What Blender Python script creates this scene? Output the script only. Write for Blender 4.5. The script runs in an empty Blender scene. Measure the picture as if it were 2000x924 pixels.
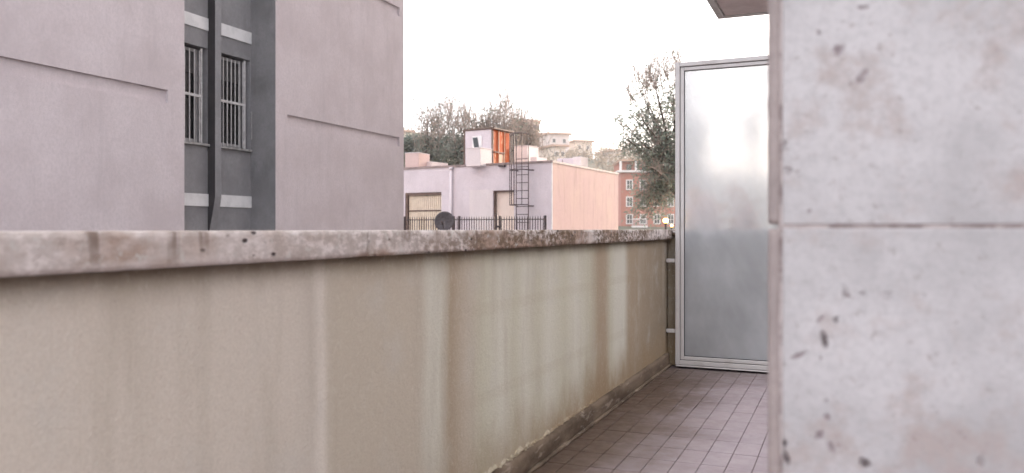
import bpy, math, random
from mathutils import Vector, Matrix, noise as mnoise

# ------------------------------------------------------------------ camera, sky, sun, exposure
R = math.radians
scene = bpy.context.scene
EYE = 0.935
F = 1600.0
ALPHA = math.atan(655.0 / F)
CA, SA = math.cos(ALPHA), math.sin(ALPHA)

cam_data = bpy.data.cameras.new('camera')
cam = bpy.data.objects.new('camera', cam_data)
scene.collection.objects.link(cam)
cam.location = (0, 0, EYE)
cam.rotation_euler = (R(90), 0, ALPHA)
cam_data.sensor_width = 36.0
cam_data.lens = 36.0 * F / 2000.0
cam_data.shift_y = -14.5 / 2000.0
cam_data.clip_start = 0.02
cam_data.clip_end = 3000
cam_data.dof.use_dof = True
cam_data.dof.focus_distance = 5.2
cam_data.dof.aperture_fstop = 4.0
scene.camera = cam

SUN_EL, SUN_AZ = 12.0, 22.0
world = bpy.data.worlds.new('World')
scene.world = world
world.use_nodes = True
wn = world.node_tree
bg = wn.nodes['Background']
sky = wn.nodes.new('ShaderNodeTexSky')
sky.sky_type = 'NISHITA'
sky.sun_disc = False
sky.sun_elevation = R(SUN_EL)
sky.sun_rotation = R(SUN_AZ)
sky.air_density = 0.6
sky.dust_density = 2.0
sky.ozone_density = 0.0
veil = wn.nodes.new('ShaderNodeMix'); veil.data_type = 'RGBA'      # bright even cloud veil over the clear sky
veil.inputs[0].default_value = 0.72
veil.inputs[7].default_value = (2.9, 2.86, 2.92, 1)
wn.links.new(sky.outputs[0], veil.inputs[6])
wn.links.new(veil.outputs[2], bg.inputs[0])
bg.inputs[1].default_value = 0.15

sun_data = bpy.data.lights.new('sun', 'SUN')
sun_data.energy = 2.0
sun_data.angle = R(0.6)
sun_data.color = (1.0, 0.86, 0.74)
sun = bpy.data.objects.new('sun', sun_data)
scene.collection.objects.link(sun)
sd = Vector((math.cos(R(SUN_EL)) * math.sin(R(SUN_AZ)), math.cos(R(SUN_EL)) * math.cos(R(SUN_AZ)), math.sin(R(SUN_EL))))
sun.rotation_euler = sd.to_track_quat('Z', 'Y').to_euler()
sun.location = (20, 10, 30)

scene.view_settings.view_transform = 'Standard'
scene.view_settings.look = 'None'
scene.view_settings.gamma = 1.0
scene.view_settings.use_curve_mapping = False
scene.view_settings.exposure = 2.55
scene.cycles.max_bounces = 10
scene.cycles.diffuse_bounces = 4
scene.cycles.transmission_bounces = 8
scene.cycles.use_denoising = True
scene.cycles.use_adaptive_sampling = True
scene.cycles.adaptive_threshold = 0.02

# ------------------------------------------------------------------ layout helpers (survey of the place)
def ray(u, v):
    xc = (u - 1000.0) / F
    return Vector((xc * CA - SA, xc * SA + CA, (447.5 - v) / F))
def at_x(u, v, X):
    d = ray(u, v); return d * (X / d.x) + Vector((0, 0, EYE))
def at_y(u, v, Y):
    d = ray(u, v); return d * (Y / d.y) + Vector((0, 0, EYE))
def at_d(u, v, Z):
    return ray(u, v) * Z + Vector((0, 0, EYE))
def on_line(u, v, A, B):
    """point on the vertical plane through A-B (xy) seen along u, v"""
    d = ray(u, v)
    ax, ay = A[0], A[1]; bx, by = B[0] - A[0], B[1] - A[1]
    t = (ax * by - ay * bx) / (d.x * by - d.y * bx)
    return d * t + Vector((0, 0, EYE))

# ------------------------------------------------------------------ mesh helpers
COL = scene.collection
class MB:
    def __init__(self): self.v = []; self.f = []
    def add(self, vs, fs):
        n = len(self.v); self.v += [tuple(p) for p in vs]; self.f += [tuple(i + n for i in q) for q in fs]; return self
    def box(self, x0, x1, y0, y1, z0, z1):
        return self.add([(x0,y0,z0),(x1,y0,z0),(x1,y1,z0),(x0,y1,z0),(x0,y0,z1),(x1,y0,z1),(x1,y1,z1),(x0,y1,z1)],
                        [(0,3,2,1),(4,5,6,7),(0,1,5,4),(1,2,6,5),(2,3,7,6),(3,0,4,7)])
    def bbox(self, x0, x1, y0, y1, z0, z1, b):
        """box with chamfered edges"""
        vs = []; idx = {}
        for i, (x, sx) in enumerate(((x0, 1), (x1, -1))):
            for j, (y, sy) in enumerate(((y0, 1), (y1, -1))):
                for k, (z, sz) in enumerate(((z0, 1), (z1, -1))):
                    for a in range(3):
                        p = [x + sx * b, y + sy * b, z + sz * b]; p[a] = (x, y, z)[a]
                        idx[(i, j, k, a)] = len(vs); vs.append(p)
        fs = []
        for s in (0, 1):
            q = [idx[(s, 0, 0, 0)], idx[(s, 1, 0, 0)], idx[(s, 1, 1, 0)], idx[(s, 0, 1, 0)]]; fs.append(q if s else q[::-1])
            q = [idx[(0, s, 0, 1)], idx[(1, s, 0, 1)], idx[(1, s, 1, 1)], idx[(0, s, 1, 1)]]; fs.append(q[::-1] if s else q)
            q = [idx[(0, 0, s, 2)], idx[(1, 0, s, 2)], idx[(1, 1, s, 2)], idx[(0, 1, s, 2)]]; fs.append(q if s else q[::-1])
        for i in (0, 1):
            for j in (0, 1):
                q = [idx[(i, j, 0, 0)], idx[(i, j, 1, 0)], idx[(i, j, 1, 1)], idx[(i, j, 0, 1)]]; fs.append(q if (i ^ j) else q[::-1])
                q = [idx[(i, 0, j, 0)], idx[(i, 1, j, 0)], idx[(i, 1, j, 2)], idx[(i, 0, j, 2)]]; fs.append(q[::-1] if (i ^ j) else q)
                q = [idx[(0, i, j, 1)], idx[(1, i, j, 1)], idx[(1, i, j, 2)], idx[(0, i, j, 2)]]; fs.append(q if (i ^ j) else q[::-1])
        for i in (0, 1):
            for j in (0, 1):
                for k in (0, 1):
                    t = [idx[(i, j, k, 0)], idx[(i, j, k, 1)], idx[(i, j, k, 2)]]; fs.append(t if (i ^ j ^ k) else t[::-1])
        return self.add(vs, fs)
    def prism(self, pts, z0, z1):
        n = len(pts)
        return self.add([(p[0], p[1], z0) for p in pts] + [(p[0], p[1], z1) for p in pts],
                        [tuple(range(n))[::-1], tuple(range(n, 2 * n))] + [(i, (i + 1) % n, n + (i + 1) % n, n + i) for i in range(n)])
    def slab(self, A, B, t, z0, z1, off=0.0):
        """vertical board from A to B (xy); t = thickness towards the left normal, off = start offset"""
        A = Vector((A[0], A[1])); B = Vector((B[0], B[1])); d = (B - A).normalized(); n = Vector((-d.y, d.x))
        a, b = A + n * off, B + n * off
        return self.prism([a, b, b + n * t, a + n * t] if t > 0 else [b, a, a + n * t, b + n * t], z0, z1)
    def tube(self, P, rad, n=6, cap=True):
        P = [Vector(p) for p in P]; m = len(P)
        rads = rad if isinstance(rad, (list, tuple)) else [rad] * m
        vs = []; fs = []
        for i, p in enumerate(P):
            d = (P[min(i + 1, m - 1)] - P[max(i - 1, 0)]).normalized()
            a = d.orthogonal().normalized() if i == 0 else (a - d * a.dot(d)).normalized()
            b = d.cross(a)
            for k in range(n):
                t = 2 * math.pi * k / n
                vs.append(p + (a * math.cos(t) + b * math.sin(t)) * rads[i])
        for i in range(m - 1):
            for k in range(n):
                fs.append((i*n+k, i*n+(k+1)%n, (i+1)*n+(k+1)%n, (i+1)*n+k))
        if cap: fs += [tuple(range(n))[::-1], tuple(range((m-1)*n, m*n))]
        return self.add(vs, fs)
    def rough(self, x0, x1, y0, y1, z0, z1, step, amp, freq, seed=0, keep=None):
        """box surface subdivided and displaced with noise (chipped stone, hand-laid mortar)"""
        def lin(a, b): 
            n = max(1, int(round((b - a) / step))); return [a + (b - a) * i / n for i in range(n + 1)]
        X, Y, Z = lin(x0, x1), lin(y0, y1), lin(z0, z1); ids = {}; vs = []; fs = []
        def vid(i, j, k):
            if (i, j, k) not in ids:
                p = Vector((X[i], Y[j], Z[k]))
                q = p * freq + Vector((seed * 7.3, seed * 3.1, 0))
                nv = mnoise.noise_vector(q) + mnoise.noise_vector(q * 3.1) * 0.45
                edge = sum((i in (0, len(X)-1), j in (0, len(Y)-1), k in (0, len(Z)-1)))
                a = amp * (1.0 if edge > 1 else 0.45)
                cx = (x0 + x1) / 2 - p.x; cz = (z0 + z1) / 2 - p.z
                if edge > 1: 
                    s = amp * (0.6 + max(0, nv.y) * 2.2)
                    p.x += math.copysign(s, cx); p.z += math.copysign(s, cz)
                p = p + Vector((nv.x * a, nv.y * a * 0.5, nv.z * a))
                if keep: p = keep(p)
                ids[(i, j, k)] = len(vs); vs.append(p)
            return ids[(i, j, k)]
        nx, ny, nz = len(X) - 1, len(Y) - 1, len(Z) - 1
        for j in range(ny):
            for k in range(nz):
                fs.append((vid(nx,j,k), vid(nx,j+1,k), vid(nx,j+1,k+1), vid(nx,j,k+1)))
                fs.append((vid(0,j,k), vid(0,j,k+1), vid(0,j+1,k+1), vid(0,j+1,k)))
        for i in range(nx):
            for k in range(nz):
                fs.append((vid(i,0,k), vid(i+1,0,k), vid(i+1,0,k+1), vid(i,0,k+1)))
                fs.append((vid(i,ny,k), vid(i,ny,k+1), vid(i+1,ny,k+1), vid(i+1,ny,k)))
            for j in range(ny):
                fs.append((vid(i,j,nz), vid(i+1,j,nz), vid(i+1,j+1,nz), vid(i,j+1,nz)))
                fs.append((vid(i,j,0), vid(i,j+1,0), vid(i+1,j+1,0), vid(i+1,j,0)))
        return self.add(vs, fs)
    def mesh(self, name, mat=None, smooth=False):
        me = bpy.data.meshes.new(name); me.from_pydata(self.v, [], self.f); me.update()
        if mat:
            for m_ in (mat if isinstance(mat, (list, tuple)) else [mat]): me.materials.append(m_)
        if smooth:
            me.polygons.foreach_set('use_smooth', [True] * len(me.polygons))
        return me
    def build(self, name, mat, parent=None, smooth=False):
        return link(name, self.mesh(name, mat, smooth), parent)

def link(name, me, parent=None, loc=None):
    o = bpy.data.objects.new(name, me); COL.objects.link(o)
    if loc: o.location = loc
    if parent is not None: set_parent(o, parent)
    return o
def world_of(o):
    m = Matrix.Translation(o.location) @ o.rotation_euler.to_matrix().to_4x4()
    if o.parent: m = world_of(o.parent) @ o.matrix_parent_inverse @ m
    return m
def set_parent(o, p):
    o.parent = p; o.matrix_parent_inverse = world_of(p).inverted()
def tag(o, label, cat, group=None):
    o['label'] = label; o['category'] = cat
    if group: o['group'] = group
    return o
def thing(name, label, cat, loc, group=None):
    o = bpy.data.objects.new(name, None); COL.objects.link(o); o.location = loc; o.empty_display_size = 0.2
    return tag(o, label, cat, group)
def struct(o): o['kind'] = 'structure'; return o

# ------------------------------------------------------------------ material helpers
class NT:
    def __init__(self, name):
        self.m = bpy.data.materials.new(name); self.m.use_nodes = True
        self.t = self.m.node_tree; self.bsdf = self.t.nodes['Principled BSDF']; self.out = self.t.nodes['Material Output']
        self.tc = self.t.nodes.new('ShaderNodeTexCoord'); self._pos = self.tc.outputs['Object']
    def n(self, typ, **kw):
        nd = self.t.nodes.new(typ)
        for k, v in kw.items(): setattr(nd, k, v)
        return nd
    def set(self, sock, val):
        if hasattr(val, 'is_output') or isinstance(val, bpy.types.NodeSocket): self.t.links.new(val, sock)
        else: sock.default_value = val
    def math(self, op, a, b=0.0, clamp=False):
        nd = self.n('ShaderNodeMath', operation=op, use_clamp=clamp); self.set(nd.inputs[0], a); self.set(nd.inputs[1], b); return nd.outputs[0]
    def vmath(self, op, a, b):
        nd = self.n('ShaderNodeVectorMath', operation=op); self.set(nd.inputs[0], a); self.set(nd.inputs[1], b); return nd.outputs[0]
    def scaled(self, s):
        s = s if isinstance(s, (tuple, list)) else (s, s, s)
        return self.vmath('MULTIPLY', self._pos, s)
    def noise(self, scale, detail=4, rough=0.6, dist=0.0, out='Fac', off=None):
        nd = self.n('ShaderNodeTexNoise'); p = self.scaled(scale)
        if off: p = self.vmath('ADD', p, off)
        self.t.links.new(p, nd.inputs['Vector']); nd.inputs['Scale'].default_value = 1
        nd.inputs['Detail'].default_value = detail; nd.inputs['Roughness'].default_value = rough; nd.inputs['Distortion'].default_value = dist
        return nd.outputs[out]
    def voronoi(self, scale, feature='F1', out='Distance', rnd=1.0):
        nd = self.n('ShaderNodeTexVoronoi', feature=feature); self.t.links.new(self.scaled(scale), nd.inputs['Vector'])
        nd.inputs['Scale'].default_value = 1; nd.inputs['Randomness'].default_value = rnd; return nd.outputs[out]
    def rng(self, x, a, b, c=0.0, d=1.0, smooth=True):
        nd = self.n('ShaderNodeMapRange'); nd.interpolation_type = 'SMOOTHSTEP' if smooth else 'LINEAR'
        self.set(nd.inputs[0], x)
        for i, v in enumerate((a, b, c, d)): self.set(nd.inputs[i + 1], v)
        return nd.outputs[0]
    def mix(self, fac, a, b, mode='MIX'):
        nd = self.n('ShaderNodeMix', data_type='RGBA', blend_type=mode); nd.clamp_factor = True
        self.set(nd.inputs[0], fac)
        for s, v in ((nd.inputs[6], a), (nd.inputs[7], b)):
            self.set(s, v if not isinstance(v, tuple) else (v[0], v[1], v[2], 1))
        return nd.outputs[2]
    def ramp(self, x, stops):
        nd = self.n('ShaderNodeValToRGB'); e = nd.color_ramp.elements
        while len(e) < len(stops): e.new(0.5)
        for el, (p, c) in zip(e, stops): el.position = p; el.color = (c[0], c[1], c[2], 1) if isinstance(c, tuple) else (c, c, c, 1)
        self.set(nd.inputs[0], x); return nd.outputs[0]
    def xyz(self):
        nd = self.n('ShaderNodeSeparateXYZ'); self.t.links.new(self._pos, nd.inputs[0]); return nd.outputs
    def bump(self, h, strength=0.3, dist=0.01):
        nd = self.n('ShaderNodeBump'); nd.inputs['Strength'].default_value = strength; nd.inputs['Distance'].default_value = dist
        self.set(nd.inputs['Height'], h); self.t.links.new(nd.outputs[0], self.bsdf.inputs['Normal'])
    def fin(self, col, rough=0.85, spec=0.3, metal=0.0):
        c = col if not isinstance(col, tuple) else (col[0], col[1], col[2], 1)
        self.set(self.bsdf.inputs['Base Color'], c); self.set(self.bsdf.inputs['Roughness'], rough)
        self.bsdf.inputs['Specular IOR Level'].default_value = spec; self.bsdf.inputs['Metallic'].default_value = metal
        return self.m

def simple(name, base, var=None, scale=3.0, rough=0.85, spec=0.25, metal=0.0, bump=None, rand=0.0, lo=0.4, hi=0.65):
    k = NT(name); c = base
    if var is not None: c = k.mix(k.rng(k.noise(scale, 5), lo, hi), base, var)
    if rand:
        oi = k.n('ShaderNodeObjectInfo'); g = k.rng(oi.outputs['Random'], 0, 1, 1 - rand, 1 + rand, False)
        comb = k.n('ShaderNodeCombineColor'); [k.set(comb.inputs[i], g) for i in range(3)]
        c = k.mix(1.0, c, comb.outputs[0], 'MULTIPLY')
    if bump: k.bump(k.noise(bump[0], 6), bump[1], bump[2])
    return k.fin(c, rough, spec, metal)

def leaf_quads(m, P, L, W, rnd, droop=0.2, n=1):
    for _ in range(n):
        d = Vector((rnd.gauss(0, 1), rnd.gauss(0, 1), rnd.gauss(-droop, .6))).normalized()
        s = d.cross(Vector((rnd.gauss(0, 1), rnd.gauss(0, 1), rnd.gauss(0, 1)))).normalized()
        l = L * rnd.uniform(.6, 1.3); w = W * rnd.uniform(.7, 1.2)
        m.add([P, P + d * l * .5 + s * w, P + d * l, P + d * l * .5 - s * w], [(0, 1, 2, 3)])

def mul(c, f): return tuple(x * f for x in c)

# --- plaster of the parapet: hand-floated, with lighter and darker vertical bands, darkest at the far end
k = NT('parapet_plaster')
x, y, z = k.xyz()
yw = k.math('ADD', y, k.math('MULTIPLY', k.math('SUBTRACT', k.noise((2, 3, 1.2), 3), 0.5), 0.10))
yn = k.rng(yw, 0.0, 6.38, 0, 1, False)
PINK = (0.69, 0.615, 0.53); GREY = (0.60, 0.575, 0.45); BRN = (0.425, 0.335, 0.235); PALE = (0.80, 0.73, 0.65); GL = (0.69, 0.665, 0.565)
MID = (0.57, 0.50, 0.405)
st = [(0.0, PINK), (1.40, mul(PINK, .98)), (1.48, mul(PINK, .9)), (1.515, PALE), (1.55, MID), (1.80, MID), (1.96, MID), (2.03, GL), (2.09, GL),
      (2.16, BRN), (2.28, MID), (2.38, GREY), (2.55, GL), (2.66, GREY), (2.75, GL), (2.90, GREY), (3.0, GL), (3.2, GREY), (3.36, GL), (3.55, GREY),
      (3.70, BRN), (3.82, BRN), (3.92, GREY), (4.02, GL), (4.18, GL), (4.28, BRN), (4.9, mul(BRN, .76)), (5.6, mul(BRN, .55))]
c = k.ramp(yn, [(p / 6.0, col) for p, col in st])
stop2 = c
# second layer limited to 32 stops per ramp: fine blotches
c = k.mix(k.rng(k.noise((3, 9, 1.1), 5), 0.45, 0.75, 0, 0.45), c, (0.47, 0.41, 0.33))
c = k.mix(k.rng(k.noise((6, 6, 6), 6), 0.5, 0.8, 0, 0.45), c, (0.60, 0.57, 0.52))
# faint horizontal bands
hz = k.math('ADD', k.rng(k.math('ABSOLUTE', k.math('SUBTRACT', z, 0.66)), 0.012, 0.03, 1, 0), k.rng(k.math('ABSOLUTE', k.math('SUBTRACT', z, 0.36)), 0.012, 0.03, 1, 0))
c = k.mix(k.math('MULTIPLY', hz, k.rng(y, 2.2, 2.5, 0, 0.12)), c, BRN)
# run-off grime and soft shade painted below the coping and rising damp above the skirting, broken by noise
topd = k.rng(k.math('ADD', z, k.math('MULTIPLY', k.noise((3, 6, 3), 5), 0.07)), 0.825, 0.925, 0, 0.85)
c = k.mix(topd, c, (0.20, 0.155, 0.10))
dn = k.rng(k.math('ADD', z, k.math('MULTIPLY', k.noise((3, 5, 3), 6), -0.42)), -0.16, 0.12, 0.95, 0)
c = k.mix(k.math('MULTIPLY', dn, k.rng(y, 1.8, 3.4, 0.2, 1)), c, (0.35, 0.25, 0.15))
c = k.mix(k.rng(k.noise((2, 22, 0.8), 3, off=(3, 1, 5)), 0.60, 0.80, 0, 0.16), c, (0.40, 0.30, 0.2))
c = k.mix(k.rng(k.noise(170, 3, 0.8), 0.35, 0.65, 0, 0.22), c, (0.33, 0.28, 0.22))
c = k.mix(k.rng(k.noise((60, 60, 45), 4, 0.8, off=(4, 7, 2)), 0.52, 0.72, 0, 0.28), c, (0.70, 0.66, 0.57))
pits = k.rng(k.voronoi(17.0), 0.0, 0.045, 1, 0)
c = k.mix(k.math('MULTIPLY', pits, k.rng(k.noise(4.0), 0.52, 0.6)), c, (0.13, 0.10, 0.08))
k.bump(k.math('ADD', k.noise(55, 6, 0.65), k.math('ADD', k.math('MULTIPLY', k.noise(9, 3), 0.6), k.math('MULTIPLY', k.noise(220, 3), 0.35))), 0.5, 0.006)
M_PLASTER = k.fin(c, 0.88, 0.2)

# --- coping stone: weathered travertine with lichen and dark pits
k = NT('coping_travertine')
c = k.mix(k.rng(k.noise((9, 9, 14), 6), 0.4, 0.65), (0.77, 0.69, 0.655), (0.62, 0.53, 0.485))
c = k.mix(k.rng(k.noise((3, 2.2, 5), 4, off=(1, 9, 2)), 0.46, 0.60, 0, 0.85), c, (0.40, 0.27, 0.20))
x, y, z = k.xyz()
lich = k.math('MULTIPLY', k.math('MULTIPLY', k.rng(k.noise((38, 30, 52), 6, 0.75), 0.38, 0.56), k.rng(k.noise((5, 3.2, 9), 4, off=(6, 3, 1)), 0.32, 0.52, 0.2, 1)), k.rng(y, 1.3, 3.0, 0.3, 1.0))
c = k.mix(lich, c, (0.15, 0.10, 0.062))
c = k.mix(k.rng(k.noise((26, 26, 30), 5, 0.7, off=(4, 4, 4)), 0.56, 0.66, 0, 0.75), c, (0.62, 0.59, 0.55))
sp = k.math('MULTIPLY', k.rng(k.voronoi((34, 22, 40)), 0.12, 0.24, 1, 0), k.rng(k.noise((7, 7, 7), 3, off=(8, 2, 1)), 0.50, 0.58))
c = k.mix(sp, c, (0.075, 0.055, 0.055))
drip = k.math('MULTIPLY', k.rng(k.noise((4, 16, 1.5), 4, off=(2, 6, 3)), 0.56, 0.68), k.rng(z, 0.862, 0.93, 0.2, 1))
c = k.mix(k.math('MULTIPLY', drip, 0.75), c, (0.17, 0.115, 0.085))
oi = k.n('ShaderNodeObjectInfo'); g = k.rng(oi.outputs['Random'], 0, 1, 0.88, 1.1, False)
cc = k.n('ShaderNodeCombineColor'); [k.set(cc.inputs[i], g) for i in range(3)]
c = k.mix(1.0, c, cc.outputs[0], 'MULTIPLY')
k.bump(k.math('SUBTRACT', k.noise(60, 6, 0.7), k.math('MULTIPLY', sp, 1.2)), 0.7, 0.006)
M_COPING = k.fin(c, 0.8, 0.3)

# --- skirting cement
k = NT('skirting_cement')
c = k.mix(k.rng(k.noise((6, 4, 10), 6), 0.38, 0.66), (0.21, 0.155, 0.11), (0.10, 0.07, 0.048))
c = k.mix(k.rng(k.noise((18, 7, 30), 5, off=(3, 3, 3)), 0.57, 0.68, 0, 0.7), c, (0.38, 0.31, 0.25))
k.bump(k.noise(70, 6, 0.7), 0.7, 0.006)
M_SKIRT = k.fin(c, 0.85, 0.25)

# --- terrace tiles, grout
k = NT('terrace_tile')
x, y, z = k.xyz()
oi = k.n('ShaderNodeObjectInfo')
k._pos = k.vmath('ADD', k._pos, oi.outputs['Location'])
x, y, z = k.xyz()
c = k.mix(k.rng(k.noise((5, 3, 5), 6), 0.38, 0.66), (0.39, 0.315, 0.325), (0.315, 0.25, 0.26))
c = k.mix(k.rng(oi.outputs['Random'], 0, 1, 0, 0.55, False), c, (0.34, 0.285, 0.30))
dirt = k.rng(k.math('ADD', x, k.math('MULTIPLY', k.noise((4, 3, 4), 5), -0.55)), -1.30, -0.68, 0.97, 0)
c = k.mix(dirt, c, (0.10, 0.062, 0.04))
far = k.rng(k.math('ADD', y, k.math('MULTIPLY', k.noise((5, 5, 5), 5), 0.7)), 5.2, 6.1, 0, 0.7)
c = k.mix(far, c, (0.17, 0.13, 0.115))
c = k.mix(k.rng(k.noise((11, 11, 11), 5, 0.7, off=(5, 5, 5)), 0.60, 0.72, 0, 0.65), c, (0.24, 0.185, 0.175))
spt = k.math('MULTIPLY', k.rng(k.voronoi(9.0), 0.03, 0.085, 1, 0), k.rng(k.noise(3.0, off=(2, 2, 2)), 0.50, 0.56))
c = k.mix(spt, c, (0.07, 0.055, 0.055))
k.bump(k.noise(45, 5), 0.25, 0.003)
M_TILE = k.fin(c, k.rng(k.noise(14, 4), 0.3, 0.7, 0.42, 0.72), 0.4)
M_GROUT = simple('tile_grout', (0.15, 0.115, 0.115), (0.09, 0.068, 0.068), 8, 0.95)

# --- pier cladding: honed travertine slab with filled and open pits
def travertine(name, base, spots):
    k = NT(name)
    c = k.mix(k.rng(k.noise((5, 5, 5), 6, 0.6), 0.36, 0.68), base, mul(base, 0.74))
    c = k.mix(k.rng(k.noise((12, 12, 12), 5, 0.65, off=(7, 1, 3)), 0.50, 0.68, 0, 0.8), c, (0.40, 0.325, 0.30))
    c = k.mix(k.rng(k.noise((26, 26, 20), 5, 0.7, off=(2, 8, 3)), 0.58, 0.72, 0, 0.5), c, (0.36, 0.31, 0.31))
    pit = k.math('MULTIPLY', k.rng(k.math('ADD', k.voronoi((40, 40, 30)), k.math('MULTIPLY', k.math('SUBTRACT', k.noise(75, 4, 0.7), 0.5), 0.9)), 0.05, 0.26, 0.8, 0), k.rng(k.noise((9, 9, 6), 3, off=(1, 5, 9)), 0.56, 0.66))
    h = pit
    if spots:
        wob = k.math('MULTIPLY', k.math('SUBTRACT', k.noise(95, 4, 0.75), 0.5), 2.4)
        acc = {0: None, 1: None}
        for (px, pz, rx, rz, rot, amt, deep) in spots:
            mp = k.n('ShaderNodeMapping', vector_type='TEXTURE')
            mp.inputs['Location'].default_value = (px, PY, pz); mp.inputs['Rotation'].default_value = (0, rot, 0); mp.inputs['Scale'].default_value = (rx, 1.0, rz)
            k.t.links.new(k._pos, mp.inputs[0])
            ln = k.n('ShaderNodeVectorMath', operation='LENGTH'); k.t.links.new(mp.outputs[0], ln.inputs[0])
            f = k.math('MULTIPLY_ADD', ln.outputs['Value'], 1.0); f.node.inputs[2].default_value = 1.0 - amt
            acc[deep] = f if acc[deep] is None else k.math('MINIMUM', acc[deep], f)
        for deep, f in acc.items():
            if f is None: continue
            f = k.rng(k.math('ADD', f, wob), 0.35, 1.4, 0.97, 0)
            c = k.mix(f, c, (0.09, 0.065, 0.065) if deep else (0.24, 0.185, 0.19))
            h = k.math('MAXIMUM', h, k.math('MULTIPLY', f, 0.8 if deep else 0.3))
    c = k.mix(k.rng(k.noise(90, 5, 0.75, off=(5, 3, 8)), 0.40, 0.70, 0, 0.4), c, mul(base, 0.62))
    c = k.mix(k.rng(k.noise((48, 48, 60), 4, 0.8, off=(9, 6, 1)), 0.58, 0.70, 0, 0.6), c, (0.27, 0.21, 0.195))
    c = k.mix(pit, c, (0.16, 0.115, 0.11))
    k.bump(k.math('SUBTRACT', k.math('MULTIPLY', k.noise(60, 5), 0.25), h), 0.6, 0.006)
    return k.fin(c, 0.55, 0.35)

PY = 1.043    # plane of the pier's near face
def pj(u, v): 
    p = at_y(u, v, PY); return p.x, p.z
SP = []
for (u, v, w, h, rot, amt, deep) in [(1637, 97, 12, 15, 0.3, .85, 0), (1682, 150, 10, 24, 0.6, .8, 0), (1598, 64, 7, 8, 0, .7, 0), (1610, 665, 7, 18, -0.15, .95, 1),
        (1632, 625, 7, 8, 0, .9, 1), (1604, 622, 5, 17, 0.8, .7, 0), (1561, 694, 6, 22, 1.1, .8, 0), (1613, 783, 7, 8, 0, .7, 0), (1616, 815, 8, 9, 0, .8, 0),
        (1600, 850, 11, 15, .4, .65, 0), (1622, 872, 10, 16, -.4, .65, 0), (1532, 866, 6, 9, 0, .95, 1), (1535, 893, 7, 14, -0.4, .95, 1), (1690, 905, 14, 12, 0, .8, 1),
        (1560, 345, 7, 6, 0, .4, 0), (1580, 412, 7, 7, 0, .5, 0), (1685, 14, 16, 8, 0, .6, 0), (1603, 700, 4, 6, 0, .5, 0)]:
    px, pz = pj(u, v); s = (at_y(u + 10, v, PY).x - px) / 10.0
    SP.append((px, pz, w * s, h * s, rot, amt, deep))
M_TRAV = travertine('pier_travertine', (0.56, 0.525, 0.52), SP)
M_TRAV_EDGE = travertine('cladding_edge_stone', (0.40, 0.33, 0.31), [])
M_MORTAR = simple('joint_mortar', (0.50, 0.43, 0.41), (0.24, 0.19, 0.18), 30, 0.95)

# --- screen
M_FRAME = simple('screen_aluminium_paint', (0.56, 0.52, 0.50), (0.47, 0.425, 0.40), 9, 0.45, 0.4, lo=0.5, hi=0.75)
M_GASKET = simple('glazing_gasket', (0.03, 0.028, 0.03), None, rough=0.7)
k = NT('dusty_frosted_glass')
b = k.bsdf
b.inputs['Base Color'].default_value = (0.68, 0.695, 0.72, 1); b.inputs['Transmission Weight'].default_value = 1.0
b.inputs['Roughness'].default_value = 0.14; b.inputs['IOR'].default_value = 1.45
k.t.nodes.remove(k.t.nodes['Texture Coordinate']) if False else None
dif = k.n('ShaderNodeBsdfDiffuse'); trl = k.n('ShaderNodeBsdfTranslucent')
dif.inputs[0].default_value = (0.88, 0.88, 0.89, 1); trl.inputs[0].default_value = (0.92, 0.93, 0.95, 1)
m1 = k.n('ShaderNodeMixShader'); m1.inputs[0].default_value = 0.38
k.t.links.new(dif.outputs[0], m1.inputs[1]); k.t.links.new(trl.outputs[0], m1.inputs[2])
m2 = k.n('ShaderNodeMixShader')
# wiping streaks in the dust, slanting
rot = k.n('ShaderNodeMapping'); rot.inputs['Rotation'].default_value = (0, R(28), 0); k.t.links.new(k._pos, rot.inputs[0])
nz = k.n('ShaderNodeTexNoise'); nz.inputs['Scale'].default_value = 1; nz.inputs['Detail'].default_value = 5
sc_ = k.vmath('MULTIPLY', rot.outputs[0], (14, 1, 1.3)); k.t.links.new(sc_, nz.inputs['Vector'])
fac = k.math('ADD', k.rng(nz.outputs[0], 0.30, 0.75, 0.38, 0.42), k.rng(k.noise((3, 1, 2), 4), 0.35, 0.7, 0.0, 0.12))
k.t.links.new(fac, m2.inputs[0]); k.t.links.new(b.outputs[0], m2.inputs[1]); k.t.links.new(m1.outputs[0], m2.inputs[2])
k.t.links.new(m2.outputs[0], k.out.inputs[0])
M_GLASS = k.m

# --- buildings
def stucco(name, base, var, streak=0.25, scale=1.2, bump=0.35, rough=0.9):
    k = NT(name)
    c = k.mix(k.rng(k.noise(scale, 6, 0.62), 0.36, 0.68), base, var)
    c = k.mix(k.rng(k.noise((4.5, 4.5, 0.55), 5, 0.65, off=(3, 7, 1)), 0.50, 0.74, 0, streak), c, mul(base, 0.62))
    c = k.mix(k.rng(k.noise((9, 9, 7), 6, 0.7, off=(9, 2, 4)), 0.54, 0.72, 0, 0.30), c, mul(base, 1.12))
    c = k.mix(k.rng(k.noise((2.1, 2.1, 1.2), 5, 0.7, off=(5, 2, 6)), 0.54, 0.70, 0, streak), c, mul(var, 0.76))
    c = k.mix(k.rng(k.noise((0.8, 0.8, 0.5), 6, 0.7, off=(2, 4, 9)), 0.46, 0.68, 0, 0.30), c, mul(var, 0.80))
    c = k.mix(k.rng(k.noise((24, 24, 20), 4, 0.8, off=(1, 8, 3)), 0.40, 0.62, 0, 0.45), c, mul(base, 0.76))
    k.bump(k.math('ADD', k.noise(38, 6, 0.7), k.math('MULTIPLY', k.noise(130, 3), 0.5)), bump, 0.01)
    return k.fin(c, rough, 0.15)
M_PINK = stucco('pink_stucco', (0.625, 0.55, 0.57), (0.55, 0.475, 0.49), 0.30)
M_GREYST = stucco('grey_rough_stucco', (0.32, 0.31, 0.322), (0.26, 0.25, 0.26), 0.35, 3.0, 1.0)
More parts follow.
